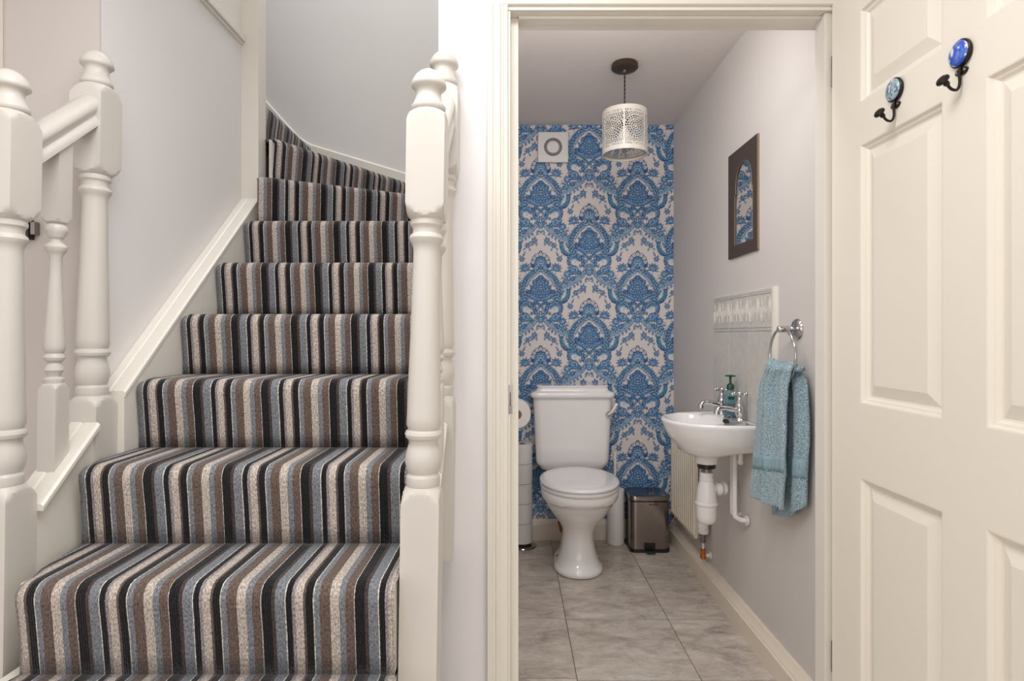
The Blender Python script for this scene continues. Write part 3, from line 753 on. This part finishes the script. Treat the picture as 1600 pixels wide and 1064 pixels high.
# toilet brush
t = thing('toilet_brush', 'slim white toilet brush holder with upright handle, between toilet and bin', 'toilet brush', (.565, 3.10, 0))
MB().lathe((.563,3.10,0), [(.040,0),(.0455,.003),(.0465,.01),(.0465,.285),(.045,.296),(.030,.298)], 36).build('holder', M_plast, t, smooth=40)
MB().lathe((.563,3.12,0), [(.012,.296),(.0075,.31),(.0065,.49),(.005,.494)], 14).build('handle', M_plast, t)

# pedal bin
bx0, bx1, by0, by1 = .618, .822, 2.965, 3.140
t = thing('pedal_bin', 'small square polished steel pedal bin in the corner by the skirting', 'bin', (.72, 3.05, 0))
cx, cy, hx, hy = (bx0+bx1)/2, (by0+by1)/2, (bx1-bx0)/2, (by1-by0)/2
MB().loft([rr_ring(cx, cy, hx+.003, hy+.003, .03, z) for z in (0, .004, .016, .018)]).build('base_rim', M_dark, t, smooth=40)
MB().loft([rr_ring(cx, cy, hx, hy, .03, z) for z in (.018, .262)]).build('body', M_steel, t, smooth=40)
MB().loft([rr_ring(cx, cy, hx-.002, hy-.002, .03, z) for z in (.262, .268)]).build('seal', M_dark, t, smooth=40)
MB().loft([rr_ring(cx, cy, hx+q, hy+q, .03, z) for q, z in ((.001,.268),(.003,.270),(.003,.288),(.001,.292),(-.006,.2945),(-.012,.292),(-.04,.2905))]).build('lid', M_steel, t, smooth=40)
MB().box(cx-.033, cx+.025, by0-.004, by0+.01, .018, .052).build('pedal_recess', M_dark, t, bevel=.003)
MB().box(cx-.028, cx+.020, by0-.040, by0-.002, .012, .020).build('pedal', M_dark, t, bevel=.003)
m = MB()
for k in range(7): m.box(cx-.005+k*.007, cx+.000+k*.007, by0-.0006, by0+.0002, .247, .251+.003*(k in (0,3)))
m.build('badge', M_dark, t)

# spare roll stand and rolls
t = thing('toilet_roll_stand', 'round chrome footed stand carrying the spare toilet rolls', 'toilet roll stand', (.055, 3.07, 0))
MB().lathe((.055,3.068,0), [(.076,0),(.078,.003),(.074,.008),(.04,.014),(.012,.018)], 40).build('base', M_steel, t)
MB().lathe((.055,3.068,0), [(.006,.016),(.006,.565),(.003,.568)], 12).build('pole', M_chrome, t)
def roll_mesh(r, ri, h):
    return [(ri,0),(r-.003,0),(r,.003),(r,h-.003),(r-.003,h),(ri,h),(ri,0)]
RL = ['bottom', 'second from bottom', 'middle', 'second from top', 'topmost']
r0 = None
for k in range(5):
    lab = 'white toilet roll on the stand, %s of the five' % RL[k]
    if r0 is None:
        mb = MB().lathe((.055,3.068,.022), roll_mesh(.055,.020,.104), 40, caps=False)
        r0 = mb.build('toilet_roll', M_paper, origin=(.055,3.068,.022), smooth=30); o = r0
        c0 = MB().lathe((.055,3.068,.0225), [(.0198,0),(.0198,.103),(.0185,.103),(.0185,0),(.0198,0)], 24, caps=False).build('cardboard_core', M_card, r0)
    else:
        o = r0.copy(); col.objects.link(o); o.location.z = .022+.1055*k
        c = c0.copy(); col.objects.link(c); c.parent = o
    tag(o, lab, 'toilet roll', 'spare toilet rolls on the stand')
# holder with a roll on the left wall
Mx = Matrix.Rotation(-PI/2, 3, 'X')
t = thing('toilet_roll_holder', 'metal wall bracket holding the toilet roll, partly behind the door lining', 'toilet roll holder', (XWL, 2.52, .98-.0))
hz = CZ+(524-648)*2.45/F
MB().tube(smoothpts([(XWL+.001,2.585,hz+.0),(-.02,2.585,hz),(.012,2.58,hz),(.0205,2.57,hz),(.021,2.55,hz),(.021,2.44,hz)]), .007, 12).build('arm', M_steel, t)
MB().lathe((XWL,2.585,hz), [(.022,0),(.022,.004),(.018,.007)], 24, Matrix.Rotation(PI/2, 3, 'Y')).build('mount', M_steel, t)
t.location = (XWL, 2.585, hz)
for ch in t.children:
    for v in ch.data.vertices: v.co += Vector((0, 2.52-2.585, .98-hz))
o = MB().lathe((.021,2.452,hz), roll_mesh(.060,.021,.100), 44, Mx, caps=False).build('toilet_roll', M_paper, origin=(.021,2.452,hz), smooth=30)
MB().lathe((.021,2.4525,hz), [(.0208,0),(.0208,.099),(.0075,.099),(.0075,.0),(.0208,0)], 24, Mx, caps=False).build('cardboard_core', M_card, o)
tag(o, 'white toilet roll in use, hanging on the wall holder', 'toilet roll')

# ------------------------------------------------------------------ radiator
t = thing('radiator', 'cream ribbed panel radiator on the wall beneath the basin', 'radiator', (.86, 2.80, .2))
ya, yb, XF = 2.605, 2.985, .830
n = 12; pts = []
for k in range(n):
    y = ya+(yb-ya)*k/n; s_ = (yb-ya)/n
    pts += [(y, .006), (y+s_*.12, .006), (y+s_*.28, 0), (y+s_*.75, 0), (y+s_*.92, .006)]
pts.append((yb, .006))
m = MB(); prf = [(XF+o, y) for y, o in pts]+[(XF+.02, yb), (XF+.02, ya)]
m.loft([[(x, y, z) for x, y in prf] for z in (.215, .695)]).box(XF+.004, XF+.018, ya, yb, .203, .216).box(XF+.004, XF+.018, ya, yb, .694, .705)
m.build('front_panel', M_rad, t, smooth=20)
MB().box(XF+.03, XF+.044, ya+.004, yb-.004, .21, .70).build('rear_panel', M_rad, t, bevel=.003)
for q in (ya+.06, yb-.09): MB().box(XF+.044, XR-.0005, q, q+.03, .3, .6).build('bracket', M_steel, t)
for q in (ya+.01, yb-.04): MB().box(XF+.018, XF+.032, q, q+.03, .225, .26).build('manifold', M_rad, t)
vx, vy = .862, 2.572
MB().lathe((vx,vy,0), [(.010,.196),(.013,.204),(.0115,.215),(.015,.224),(.016,.236)], 20).tube([(vx,vy,.228),(vx,2.606,.236)], .008).build('valve', M_steel, t)
MB().lathe((vx,vy,0), [(.018,.236),(.023,.240),(.024,.262),(.025,.275),(.024,.29),(.02,.296)], 24).build('valve_cap', M_plast, t)
MB().lathe((vx,vy,0), [(.0045,.165),(.0045,.2)], 12).build('white_tail', M_plast, t)
MB().lathe((vx,vy,0), [(.010,.122),(.013,.126),(.013,.146),(.009,.150),(.009,.158),(.012,.160),(.012,.166),(.006,.168)], 6+12).build('elbow', M_brass, t)
MB().tube([(vx,vy,.138),(XR-.004,vy,.138)], .0075).lathe((XR-.008,vy,.138), [(.017,0),(.017,.006)], 24, Matrix.Rotation(PI/2, 3, 'Y')).build('wall_pipe', M_plast, t)
MB().tube([(XF+.03,yb+.0,.232),(XF+.03,yb+.03,.232),(XF+.03,yb+.032,.19)], .010).lathe((XF+.03,yb+.03,.165), [(.013,0),(.013,.03)], 12).build('lockshield', M_brass, t)

# ------------------------------------------------------------------ basin
BY = 2.22; XB = XR-.0005
t = thing('washbasin', 'small white wall hung hand basin with rounded bowl', 'washbasin', (XB, BY, .63))
def basin_ring(a, b, z, xb=XB, n=60, cy=BY, p=.68):
    ring = []; nb = 12
    for j in range(n-nb):      # front curve
        th = -PI/2+PI*j/(n-nb-1)
        ring.append((xb-a*abs(math.cos(th))**p, cy+b*math.sin(th), z))
    for j in range(nb):
        q = (j+1)/(nb+1); ring.append((xb, cy+b*(1-2*q), z))
    return ring
def ell_ring(cx, a, b, z, n=60, cy=BY):
    ring = []; nb = 12
    for j in range(n-nb):
        th = -PI/2*1.28+PI*1.28*j/(n-nb-1); ring.append((cx-a*math.cos(th), cy+b*math.sin(th), z))
    a0 = PI/2*1.28
    for j in range(nb):
        th = a0+(2*PI-2*a0)*(j+1)/(nb+1); ring.append((cx-a*math.cos(th), cy+b*math.sin(th), z))
    return ring
rings = [ell_ring(.757,.041,.041,.634), ell_ring(.757,.042,.042,.650), ell_ring(.757,.049,.049,.660), ell_ring(.757,.078,.082,.671), ell_ring(.762,.110,.120,.686),
         basin_ring(.256,.155,.706,p=.66), basin_ring(.284,.178,.735,p=.67), basin_ring(.299,.192,.765), basin_ring(.308,.200,.790), basin_ring(.312,.203,.799), basin_ring(.311,.202,.805), basin_ring(.306,.198,.808), basin_ring(.297,.190,.8075),
         ell_ring(.714,.106,.156,.806), ell_ring(.716,.101,.150,.799), ell_ring(.722,.095,.141,.77), ell_ring(.735,.082,.12,.72), ell_ring(.75,.045,.06,.695), ell_ring(.757,.018,.018,.690)]
MB().loft(rings).build('basin', M_ceramic, t, smooth=65)
MB().lathe((.757,BY,.6905), [(.020,0),(.022,.002),(.012,.003)], 20).build('waste', M_chrome, t)
tp = [(.0,0)]
wst = MB().lathe((.757,BY,0), [(.026,.612),(.034,.616),(.034,.633),(.030,.634)], 28).build('rubber_washer', M_dark, t)
MB().lathe((.757,BY,0), [(.020,.598),(.020,.613)], 24).build('waste_tail', M_steel, t)
MB().lathe((.757,BY,0), [(.026,.565),(.027,.567),(.027,.577),(.024,.578),(.024,.582),(.026,.583),(.026,.598),(.022,.599)], 24).build('trap_nut', M_plast, t)
MB().lathe((.757,BY,0), [(.012,.398),(.026,.401),(.034,.410),(.037,.425),(.038,.470),(.042,.474),(.042,.481),(.039,.484),(.037,.510),(.034,.535),(.029,.555),(.026,.565)], 36).build('bottle_trap', M_plast, t, smooth=40)
MB().tube([(.757,BY,.53),(.800,BY+.018,.53),(XB,BY+.072,.53)], .017, 20).build('waste_pipe', M_plast, t)
Ry = Matrix.Rotation(PI/2, 3, 'Y')
MB().lathe((.797,BY+.012,.53), [(.020,0),(.025,.003),(.025,.020),(.021,.023)], 28, Ry).lathe((.826,BY+.026,.53), [(.021,0),(.026,.003),(.026,.014),(.021,.017)], 28, Ry).build('pipe_nut', M_plast, t)
tp_ = thing('supply_pipes', 'pair of thin white supply pipes dropping from the taps to a wall elbow', 'pipes', (.862, BY, .43))
MB().tube(smoothpts([(.862,2.236,.716),(.862,2.236,.60),(.862,2.236,.45),(.867,2.236,.432),(.88,2.236,.430),(XB,2.236,.430)]), .0075, 12).build('far_pipe', M_plast, tp_)
MB().tube(smoothpts([(.858,2.196,.712),(.858,2.196,.60),(.858,2.196,.45),(.862,2.190,.432),(.870,2.175,.428),(.878,2.165,.428),(XB,2.162,.428)]), .0095, 12).build('near_pipe', M_plast, tp_)
MB().tube(smoothpts([(.862,2.150,.716),(.862,2.150,.665),(.862,2.155,.648)]), .009, 12).sphere((.862,2.152,.652), .0115).build('tap_tail', M_plast, tp_)
MB().lathe((XB-.012,2.162,.428), [(.018,0),(.018,.008)], 20, Ry).build('wall_collar', M_plast, tp_)

# taps
def tap(label, y):
    x = .856; zb = .8075
    t = thing('tap', label, 'tap', (x, y, zb), 'pair of basin taps')
    MB().lathe((x,y,zb), [(.020,0),(.021,.002),(.0195,.006),(.013,.010),(.0115,.014),(.013,.020),(.0165,.028),(.0175,.036),(.0168,.046),(.0155,.052),(.0168,.054),(.0168,.058),(.015,.061),(.0128,.070),(.0096,.082),(.0075,.087),(.0092,.090),(.0092,.095),(.006,.097)], 28).build('body', M_chrome, t, smooth=50)
    MB().tube(smoothpts([(x-.006,y,zb+.040),(x-.03,y,zb+.045),(x-.055,y,zb+.050),(x-.074,y,zb+.049),(x-.084,y,zb+.040),(x-.087,y,zb+.026)]), [.0105]*10+[.009]*10+[.0095]*6+[.011]*5, 16).build('spout', M_chrome, t, smooth=60)
    m = MB().sphere((x,y,zb+.103), .0105)
    for k in range(4):
        a = PI/4*.3+k*PI/2; dx_, dy_ = math.cos(a), math.sin(a)
        m.tube([(x,y,zb+.102),(x+.027*dx_,y+.027*dy_,zb+.102)], [.0046,.0038], 10).sphere((x+.030*dx_,y+.030*dy_,zb+.102), .0075, 12, 8)
    m.build('cross_handle', M_chrome, t, smooth=60)
tap('chrome pillar tap with cross handle, the far one by the back of the basin', 2.325)
tap('chrome pillar tap with cross handle, the near one beside the towel', 2.145)

# soap bottle
sx, sy, sz = .857, 2.238, .8078
t = thing('soap_bottle', 'clear hand soap bottle with blue soap and dark green pump behind the taps', 'soap bottle', (sx, sy, sz))
def bl(hx, hy, z): return rr_ring(sx, sy, hx, hy, min(hx,hy)*.8, sz+z, 6)
MB().loft([bl(.020,.013,0), bl(.024,.016,.003), bl(.025,.017,.02), bl(.026,.017,.07), bl(.024,.016,.09), bl(.016,.014,.104), bl(.011,.011,.110), bl(.010,.010,.114)]).build('bottle', M_bottle, t, smooth=60)
MB().loft([bl(.0235,.0155,.004), bl(.0238,.0155,.055)]).build('liquid_soap', M_bluep, t, smooth=60)
MB().loft([[(sx+q*.0262, sy-.0175, sz+z) for q, z in ((-.6,.072),(.35,.072),(.35,.084),(-.6,.084))], [(sx+q*.0262, sy-.0168, sz+z) for q, z in ((-.6,.072),(.35,.072),(.35,.084),(-.6,.084))]]).build('label_strip', M_greenp, t)
MB().lathe((sx,sy,sz), [(.0125,.110),(.0145,.112),(.0145,.124),(.012,.130),(.0065,.133),(.0045,.136),(.0045,.158),(.006,.160),(.021,.161),(.0215,.163),(.017,.166),(.004,.168)], 24).build('pump', M_greenp, t, smooth=40)

# plug on its chain
t = thing('basin_plug', 'small black rubber plug lying on the basin edge on its chain', 'plug', (.79, 2.14, .806))
MB().lathe((.792,2.112,.8085), [(.010,0),(.012,.002),(.011,.008),(.004,.010)], 20, Matrix.Rotation(.5, 3, 'X')).build('stopper', M_dark, t)
m = MB()
for k, p in enumerate(smoothpts([(.792,2.112,.820),(.800,2.118,.830),(.812,2.128,.833),(.824,2.14,.822),(.834,2.16,.811)], 5)): m.sphere(p, .0019, 8, 6)
m.build('chain', M_steel, t)

# ------------------------------------------------------------------ splashback tiles
t = thing('tiled_splashback', 'pale marbled tile splashback with an embossed border, above the basin', 'splashback', (XR, 2.2, .81))
MB().box(XR-.004, XR-.0003, 1.952, 2.516, .800, 1.296).build('grout_bed', M_grout, t)
yj2 = [1.952, 2.143, 2.330, 2.516]
for i in range(3):
    MB().box(XR-.0085, XR-.004, yj2[i]+.0016, yj2[i+1]-.0016, .8085, 1.1435).build('tile', M_tile, t, bevel=.0012)
    b = MB().box(XR-.0085, XR-.004, yj2[i]+.0016, yj2[i+1]-.0016, 1.1465, 1.295).build('border_tile', M_tile, t, bevel=.0012)
    m = MB(); y0 = yj2[i]; wd = yj2[i+1]-yj2[i]
    xx = XR-.0088
    for ph in range(4):                    # embossed swags and leaves
        c = y0+wd*(ph+.5)/4
        for q, (w1, h1) in enumerate(((.019,.044),(.012,.030),(.006,.018))):
            pts = [(xx, c+w1*math.cos(a), 1.222+h1*math.sin(a)*(1 if ph % 2 == 0 else -1)) for a in [PI*k/10*1.2-.3 for k in range(11)]]
            m.tube(pts, .0019, 6)
        m.tube([(xx, c-.004, 1.185),(xx, c+.004, 1.262)], .0022, 6)
    m.tube([(xx,y0+.002,1.160),(xx,y0+wd-.002,1.160)], .002, 6).tube([(xx,y0+.002,1.280),(xx,y0+wd-.002,1.280)], .0025, 6).tube([(xx,y0+.002,1.287),(xx,y0+wd-.002,1.287)], .0015, 6)
    m.build('embossed_pattern', M_tile, b, smooth=60)
e = MB().prism([(XR-.0003,1.951),(XR-.010,1.951),(XR-.011,1.946),(XR-.010,1.93),(XR-.004,1.921),(XR-.0003,1.920)], 'z', .800, 1.296).build('edge_strip', M_satin, t, smooth=40)
e['label'] = 'glossy white edging strip'

# ------------------------------------------------------------------ mirror
t = thing('wall_mirror', 'dark wooden framed mirror with an arched glass on the right wall', 'mirror', (XR, 2.208, 1.65))
y0, y1, z0, z1 = 2.070, 2.346, 1.442, 1.864
gy0, gy1, gz0, gzs, gzt = 2.105, 2.277, 1.487, 1.705, 1.802
mid = (gy0+gy1)/2; hw = (gy1-gy0)/2
inner = [(gy0,gz0),(gy0,gzs-.02),(gy0+.008,gzs-.014),(gy0+.008,gzs)]
na = 24
for k in range(na+1):
    a = PI*k/na; inner.append((mid-(hw-.008)*math.cos(a), gzs+(gzt-gzs)*math.sin(a)**.9))
inner += [(gy1-.008,gzs),(gy1-.008,gzs-.014),(gy1,gzs-.02),(gy1,gz0)]
def outer_for(p):       # matching point on the outer rectangle
    y, z = p; cz_ = (z0+z1)/2
    dy, dz = y-mid, z-1.63
    s = min(((y1-mid) if dy > 0 else (mid-y0))/abs(dy) if dy else 9e9, ((z1-1.63) if dz > 0 else (1.63-z0))/abs(dz) if dz else 9e9)
    return (mid+dy*s, 1.63+dz*s)
outer = [outer_for(p) for p in inner]
outer[0] = (y0, z0); outer[-1] = (y1, z0)
# put a point in each top corner
for tgt in ((y0,z1),(y1,z1)):
    i = min(range(len(outer)), key=lambda k: (outer[k][0]-tgt[0])**2+(outer[k][1]-tgt[1])**2); outer[i] = tgt
m = MB(); n = len(inner); X1, X0 = XR-.0003, XR-.009
rings = [[(X1, *p) for p in outer], [(X0+.0015, *p) for p in outer], [(X0, *(lambda q: (q[0]+(mid-q[0])*.012, q[1]+(1.63-q[1])*.006))(p)) for p in outer], [(X0, *p) for p in inner], [(X0+.004, *p) for p in inner], [(X1, *p) for p in inner]]
m.loft(rings, caps=False); m.build('frame', M_frame, t, smooth=25)
m = MB().tube([(X0-.0002, p[0]+(mid-p[0])*.015, p[1]+(1.63-p[1])*.01) for p in inner], .0011, 6); m.build('gilt_edge', M_gilt, t)
MB().box(X0+.002, X1, y0-.0012, y0-.0002, z0+.001, z1-.001).build('side_gilding', M_gilt, t)
MB().loft([[(X0+.0035, *p) for p in inner], [(X0+.006, *p) for p in inner]]).build('mirror_glass', M_mirror, t, smooth=10)

# ------------------------------------------------------------------ towel ring and towel
RY, RZ, RX = 1.790, 1.066, .848
t = thing('towel_ring', 'chrome towel ring on a round wall plate near the doorway', 'towel ring', (XR, RY, 1.15))
Rm = Matrix.Rotation(-PI/2, 3, 'Y')
MB().lathe((XR-.0003,RY,1.150), [(.032,0),(.033,.003),(.031,.007),(.026,.010)], 40, Rm).lathe((XR-.009,RY,1.150), [(.009,0),(.0075,.008),(.0075,.012),(.0105,.018),(.0105,.052),(.008,.055)], 24, Rm).build('wall_plate', M_chrome, t, smooth=40)
MB().tube([(RX, RY+.085*math.sin(a), RZ+.085*math.cos(a)) for a in [2*PI*k/64 for k in range(65)]], .0042, 12, caps=False).build('ring', M_chrome, t, smooth=60)

def towel():
    # one cloth: up the room side, over the ring, down the wall side. s in 0..1 along the cloth
    nu, nv = 64, 130
    # rows: (s, centre x, y_left(far), y_right(near), z)
    def prof(yf_px, x): return x*F/(yf_px-800)
    front = [(775,1175,1227,797),(748,1177,1230,760),(728,1180,1232,735),(690,1184,1233,692),(650,1188,1234,650),(620,1190,1234,620),(600,1193,1235,600),(585,1197,1236,588),(572,1202,1238,577)]
    rows = []
    xf = .835
    for yl, xl, xr_, yr in front:
        yfar = prof(xl, xf); ynear = prof(xr_, xf)
        rows.append((xf, yfar, ynear, CZ+(524-yl)*yfar/F, CZ+(524-yr)*ynear/F))
    rows.append((.847, 1.868, 1.715, 1.046, 1.040))
    rows.append((.860, 1.865, 1.690, 1.040, 1.030))
    xb = .868
    back = [(1205,1249,585,580),(1205,1257,605,602),(1206,1261,650,651),(1207,1260,700,712),(1208,1258,760,766),(1210,1257,804,790)]
    for xl, xr_, yl, yr in back:
        yfar = prof(xl, xb); ynear = prof(xr_, xb)
        rows.append((xb, yfar, ynear, CZ+(524-yl)*yfar/F, CZ+(524-yr)*ynear/F))
    P = [Vector((r[0], r[1], r[2])) for r in rows]; Q = [Vector((r[3], r[4], 0)) for r in rows]
    k = 8; Ps = smoothpts(P, k); Qs = smoothpts(Q, k)
    nv = len(Ps)-1
    def fn(u, v):
        i = int(round(v*nv)); p, q = Ps[i], Qs[i]; s = v
        isf = s < .53
        y = p.y+(p.z-p.y)*u; z = q.x+(q.y-q.x)*u
        amp = (.006+.005*math.sin(PI*min(1, (.53-s)/.53*1.2))) if isf else .007
        ph = (s*2.0 if isf else s*3)
        fold = math.sin(u*2*PI*2.3+ph)+.55*math.sin(u*2*PI*4.1+1.3+ph*2)
        x = p.x-amp*(fold) - (.010*math.sin(PI*u) if isf else 0)
        if not isf: z -= .018*math.sin(PI*u)*max(0, (s-.9)/.1)
        if .5 < s < .64: z += .006*math.sin(u*2*PI*3+.6)
        x += .0011*math.sin(u*90+s*60)+.0008*random.uniform(-1,1)
        return (min(x, XR-.008), y, z)
    m = MB().grid(fn, nu, nv)
    o = m.build('towel', M_towel, origin=(.85, 1.8, .55), smooth=180, solid=.008)
    tag(o, 'teal terry hand towel hanging folded through the chrome ring', 'towel')
    # woven bands near both hems
    for (a, b) in ((.115, .16), (.885, .915)):
        MB().grid(lambda u, v: (lambda q: (q[0]-.0048 if a < .5 else q[0]-.0048, q[1], q[2]))(fn(u, a+(b-a)*v)), nu, 3).build('woven_band', M_hem, o, smooth=180, solid=.0015)
towel()

# ------------------------------------------------------------------ extractor fan
fx, fz = .2265, 2.169; FY = YB
t = thing('extractor_fan', 'square white extractor fan cover with a round grille, high on the wallpaper', 'extractor fan', (fx, FY, fz))
MB().loft([[(fx+qx*h, FY-.0005-dd, fz+qz*h) for qx, qz in ((-1,-1),(1,-1),(1,1),(-1,1))] for h, dd in ((.076,0),(.076,.012),(.083,.012),(.084,.016),(.083,.022),(.081,.024))]).build('cover', M_plast, t, smooth=20)
MB().lathe((fx,FY-.0254,fz), [(.033,.0),(.050,.0),(.050,-.0012),(.033,-.0012),(.033,0)], 48, Matrix.Rotation(PI/2, 3, 'X'), caps=False).build('grille_painted_shadow', M_dark, t)  # flat dark ring painted in for the shade between the grille fins
m = MB()
for k in range(30):
    a = 2*PI*k/30; b_ = .035; c_, s_ = math.cos(a), math.sin(a); pw = .0011
    m.add([(fx+c_*r+qs*pw*-s_, FY-.0262-qd*.002, fz+s_*r+qs*pw*c_) for qd in (0,1) for r, qs in ((.033,-1),(.050,-1),(.050,1),(.033,1))],
          [(0,1,2,3),(4,5,6,7),(0,1,5,4),(1,2,6,5),(2,3,7,6),(3,0,4,7)])
m.build('grille_fins', M_plast, t)

# ------------------------------------------------------------------ pendant lamp
LX, LY = .486, 2.46
t = thing('pendant_lamp', 'pendant lamp with a pierced white drum shade and bronze ceiling rose', 'pendant lamp', (LX, LY, ZC))
MB().lathe((LX,LY,ZC-.0003), [(.055,0),(.057,-.003),(.057,-.018),(.050,-.024),(.045,-.026),(.012,-.030),(.009,-.040),(.004,-.044)], 40).build('ceiling_rose', M_bronze, t, smooth=40)
for q in (0, PI): 
    MB().tube([(LX+.0016*math.cos(q+k*.55), LY+.0016*math.sin(q+k*.55), ZC-.042-k*.003) for k in range(54)], .0018, 6).build('twisted_cord', M_iron, t)
SR, SZ0, SZ1 = .095, 1.908, 2.090
MB().lathe((LX,LY,0), [(.006,2.108),(.013,2.104),(.013,2.09),(.016,2.086),(.016,2.04),(.012,2.03)], 20).build('lamp_holder', M_bronze, t)
m = MB()
for k in range(3):
    a = k*2*PI/3+.4; m.tube([(LX+.012*math.cos(a), LY+.012*math.sin(a), 2.084),(LX+(SR-.002)*math.cos(a), LY+(SR-.002)*math.sin(a), 2.084)], .0016, 6)
m.build('shade_spider', M_bronze, t)
NA, NZ = 360, 108
def hole(i, j):
    z = (j+.5)/NZ*(SZ1-SZ0)*1000; th = (i+.5)/NA*2*PI*SR*1000      # millimetres
    if z < 14 or z > 170: return False
    per = 2*PI*95/6; u = ((th) % per)-per/2
    if abs(abs(u)-per/2) < 4: return False
    for zc in (23, 161):
        if abs(z-zc) < 6:
            q = (u+100) % 12-6
            return abs(q) < 4 and abs(z-zc) < 4.6 and not (abs(q) < .9 or abs(z-zc) < .9)
    if z < 31 or z > 153: return False
    v = z-92; r = math.hypot(u, v); a = math.atan2(v, u)
    if r < 4: return False
    if r < 10: return (a/(2*PI)*6) % 1 > .2 and r > 4.5
    if 12 < r < 18.5: return (a/(2*PI)*10) % 1 > .2
    if 20.5 < r < 28: return (a/(2*PI)*15+.5) % 1 > .22
    if 30 < r < 37.5: return (a/(2*PI)*20) % 1 > .22
    if 39.5 < r < 47: return (a/(2*PI)*25+.5) % 1 > .24
    if r >= 49: return ((u*.9+v*.4) % 8 > 2.2) and ((v*.9-u*.4) % 8 > 2.2)
    return False
vsx = [(LX+SR*math.cos(2*PI*i/NA-PI/2-.22), LY+SR*math.sin(2*PI*i/NA-PI/2-.22), SZ0+(SZ1-SZ0)*j/NZ) for j in range(NZ+1) for i in range(NA)]
fsx = [(j*NA+i, j*NA+(i+1)%NA, (j+1)*NA+(i+1)%NA, (j+1)*NA+i) for j in range(NZ) for i in range(NA) if not hole(i, j)]
m = MB(); m.v = vsx; m.f = fsx
o = m.build('lamp_shade', M_shade, t, smooth=180, solid=.0008, recalc=False); o.data.materials.append(paint('shade_darkened_inside', (150, 145, 138), .6)); o.modifiers['solid'].material_offset = 1; o.modifiers['solid'].material_offset_rim = 0  # inner face coloured darker to stand for the unlit inside
MB().lathe((LX,LY,0), [(SR-.002,SZ0),(SR+.0015,SZ0-.0005),(SR+.0015,SZ0+.010),(SR-.002,SZ0+.0095),(SR-.002,SZ0)], 72, caps=False).build('shade_rim', M_shade, t, smooth=60)
MB().lathe((LX,LY,0), [(SR-.002,SZ1-.006),(SR+.0012,SZ1-.006),(SR+.0005,SZ1+.002),(SR-.004,SZ1+.003),(SR-.002,SZ1-.006)], 72, caps=False).build('shade_rim', M_shade, t, smooth=60)
MB().lathe((LX,LY,0), [(.012,2.032),(.014,2.02),(.027,1.995),(.030,1.975),(.026,1.955),(.014,1.944),(.002,1.941)], 24).build('bulb', M_plast, t, smooth=60)
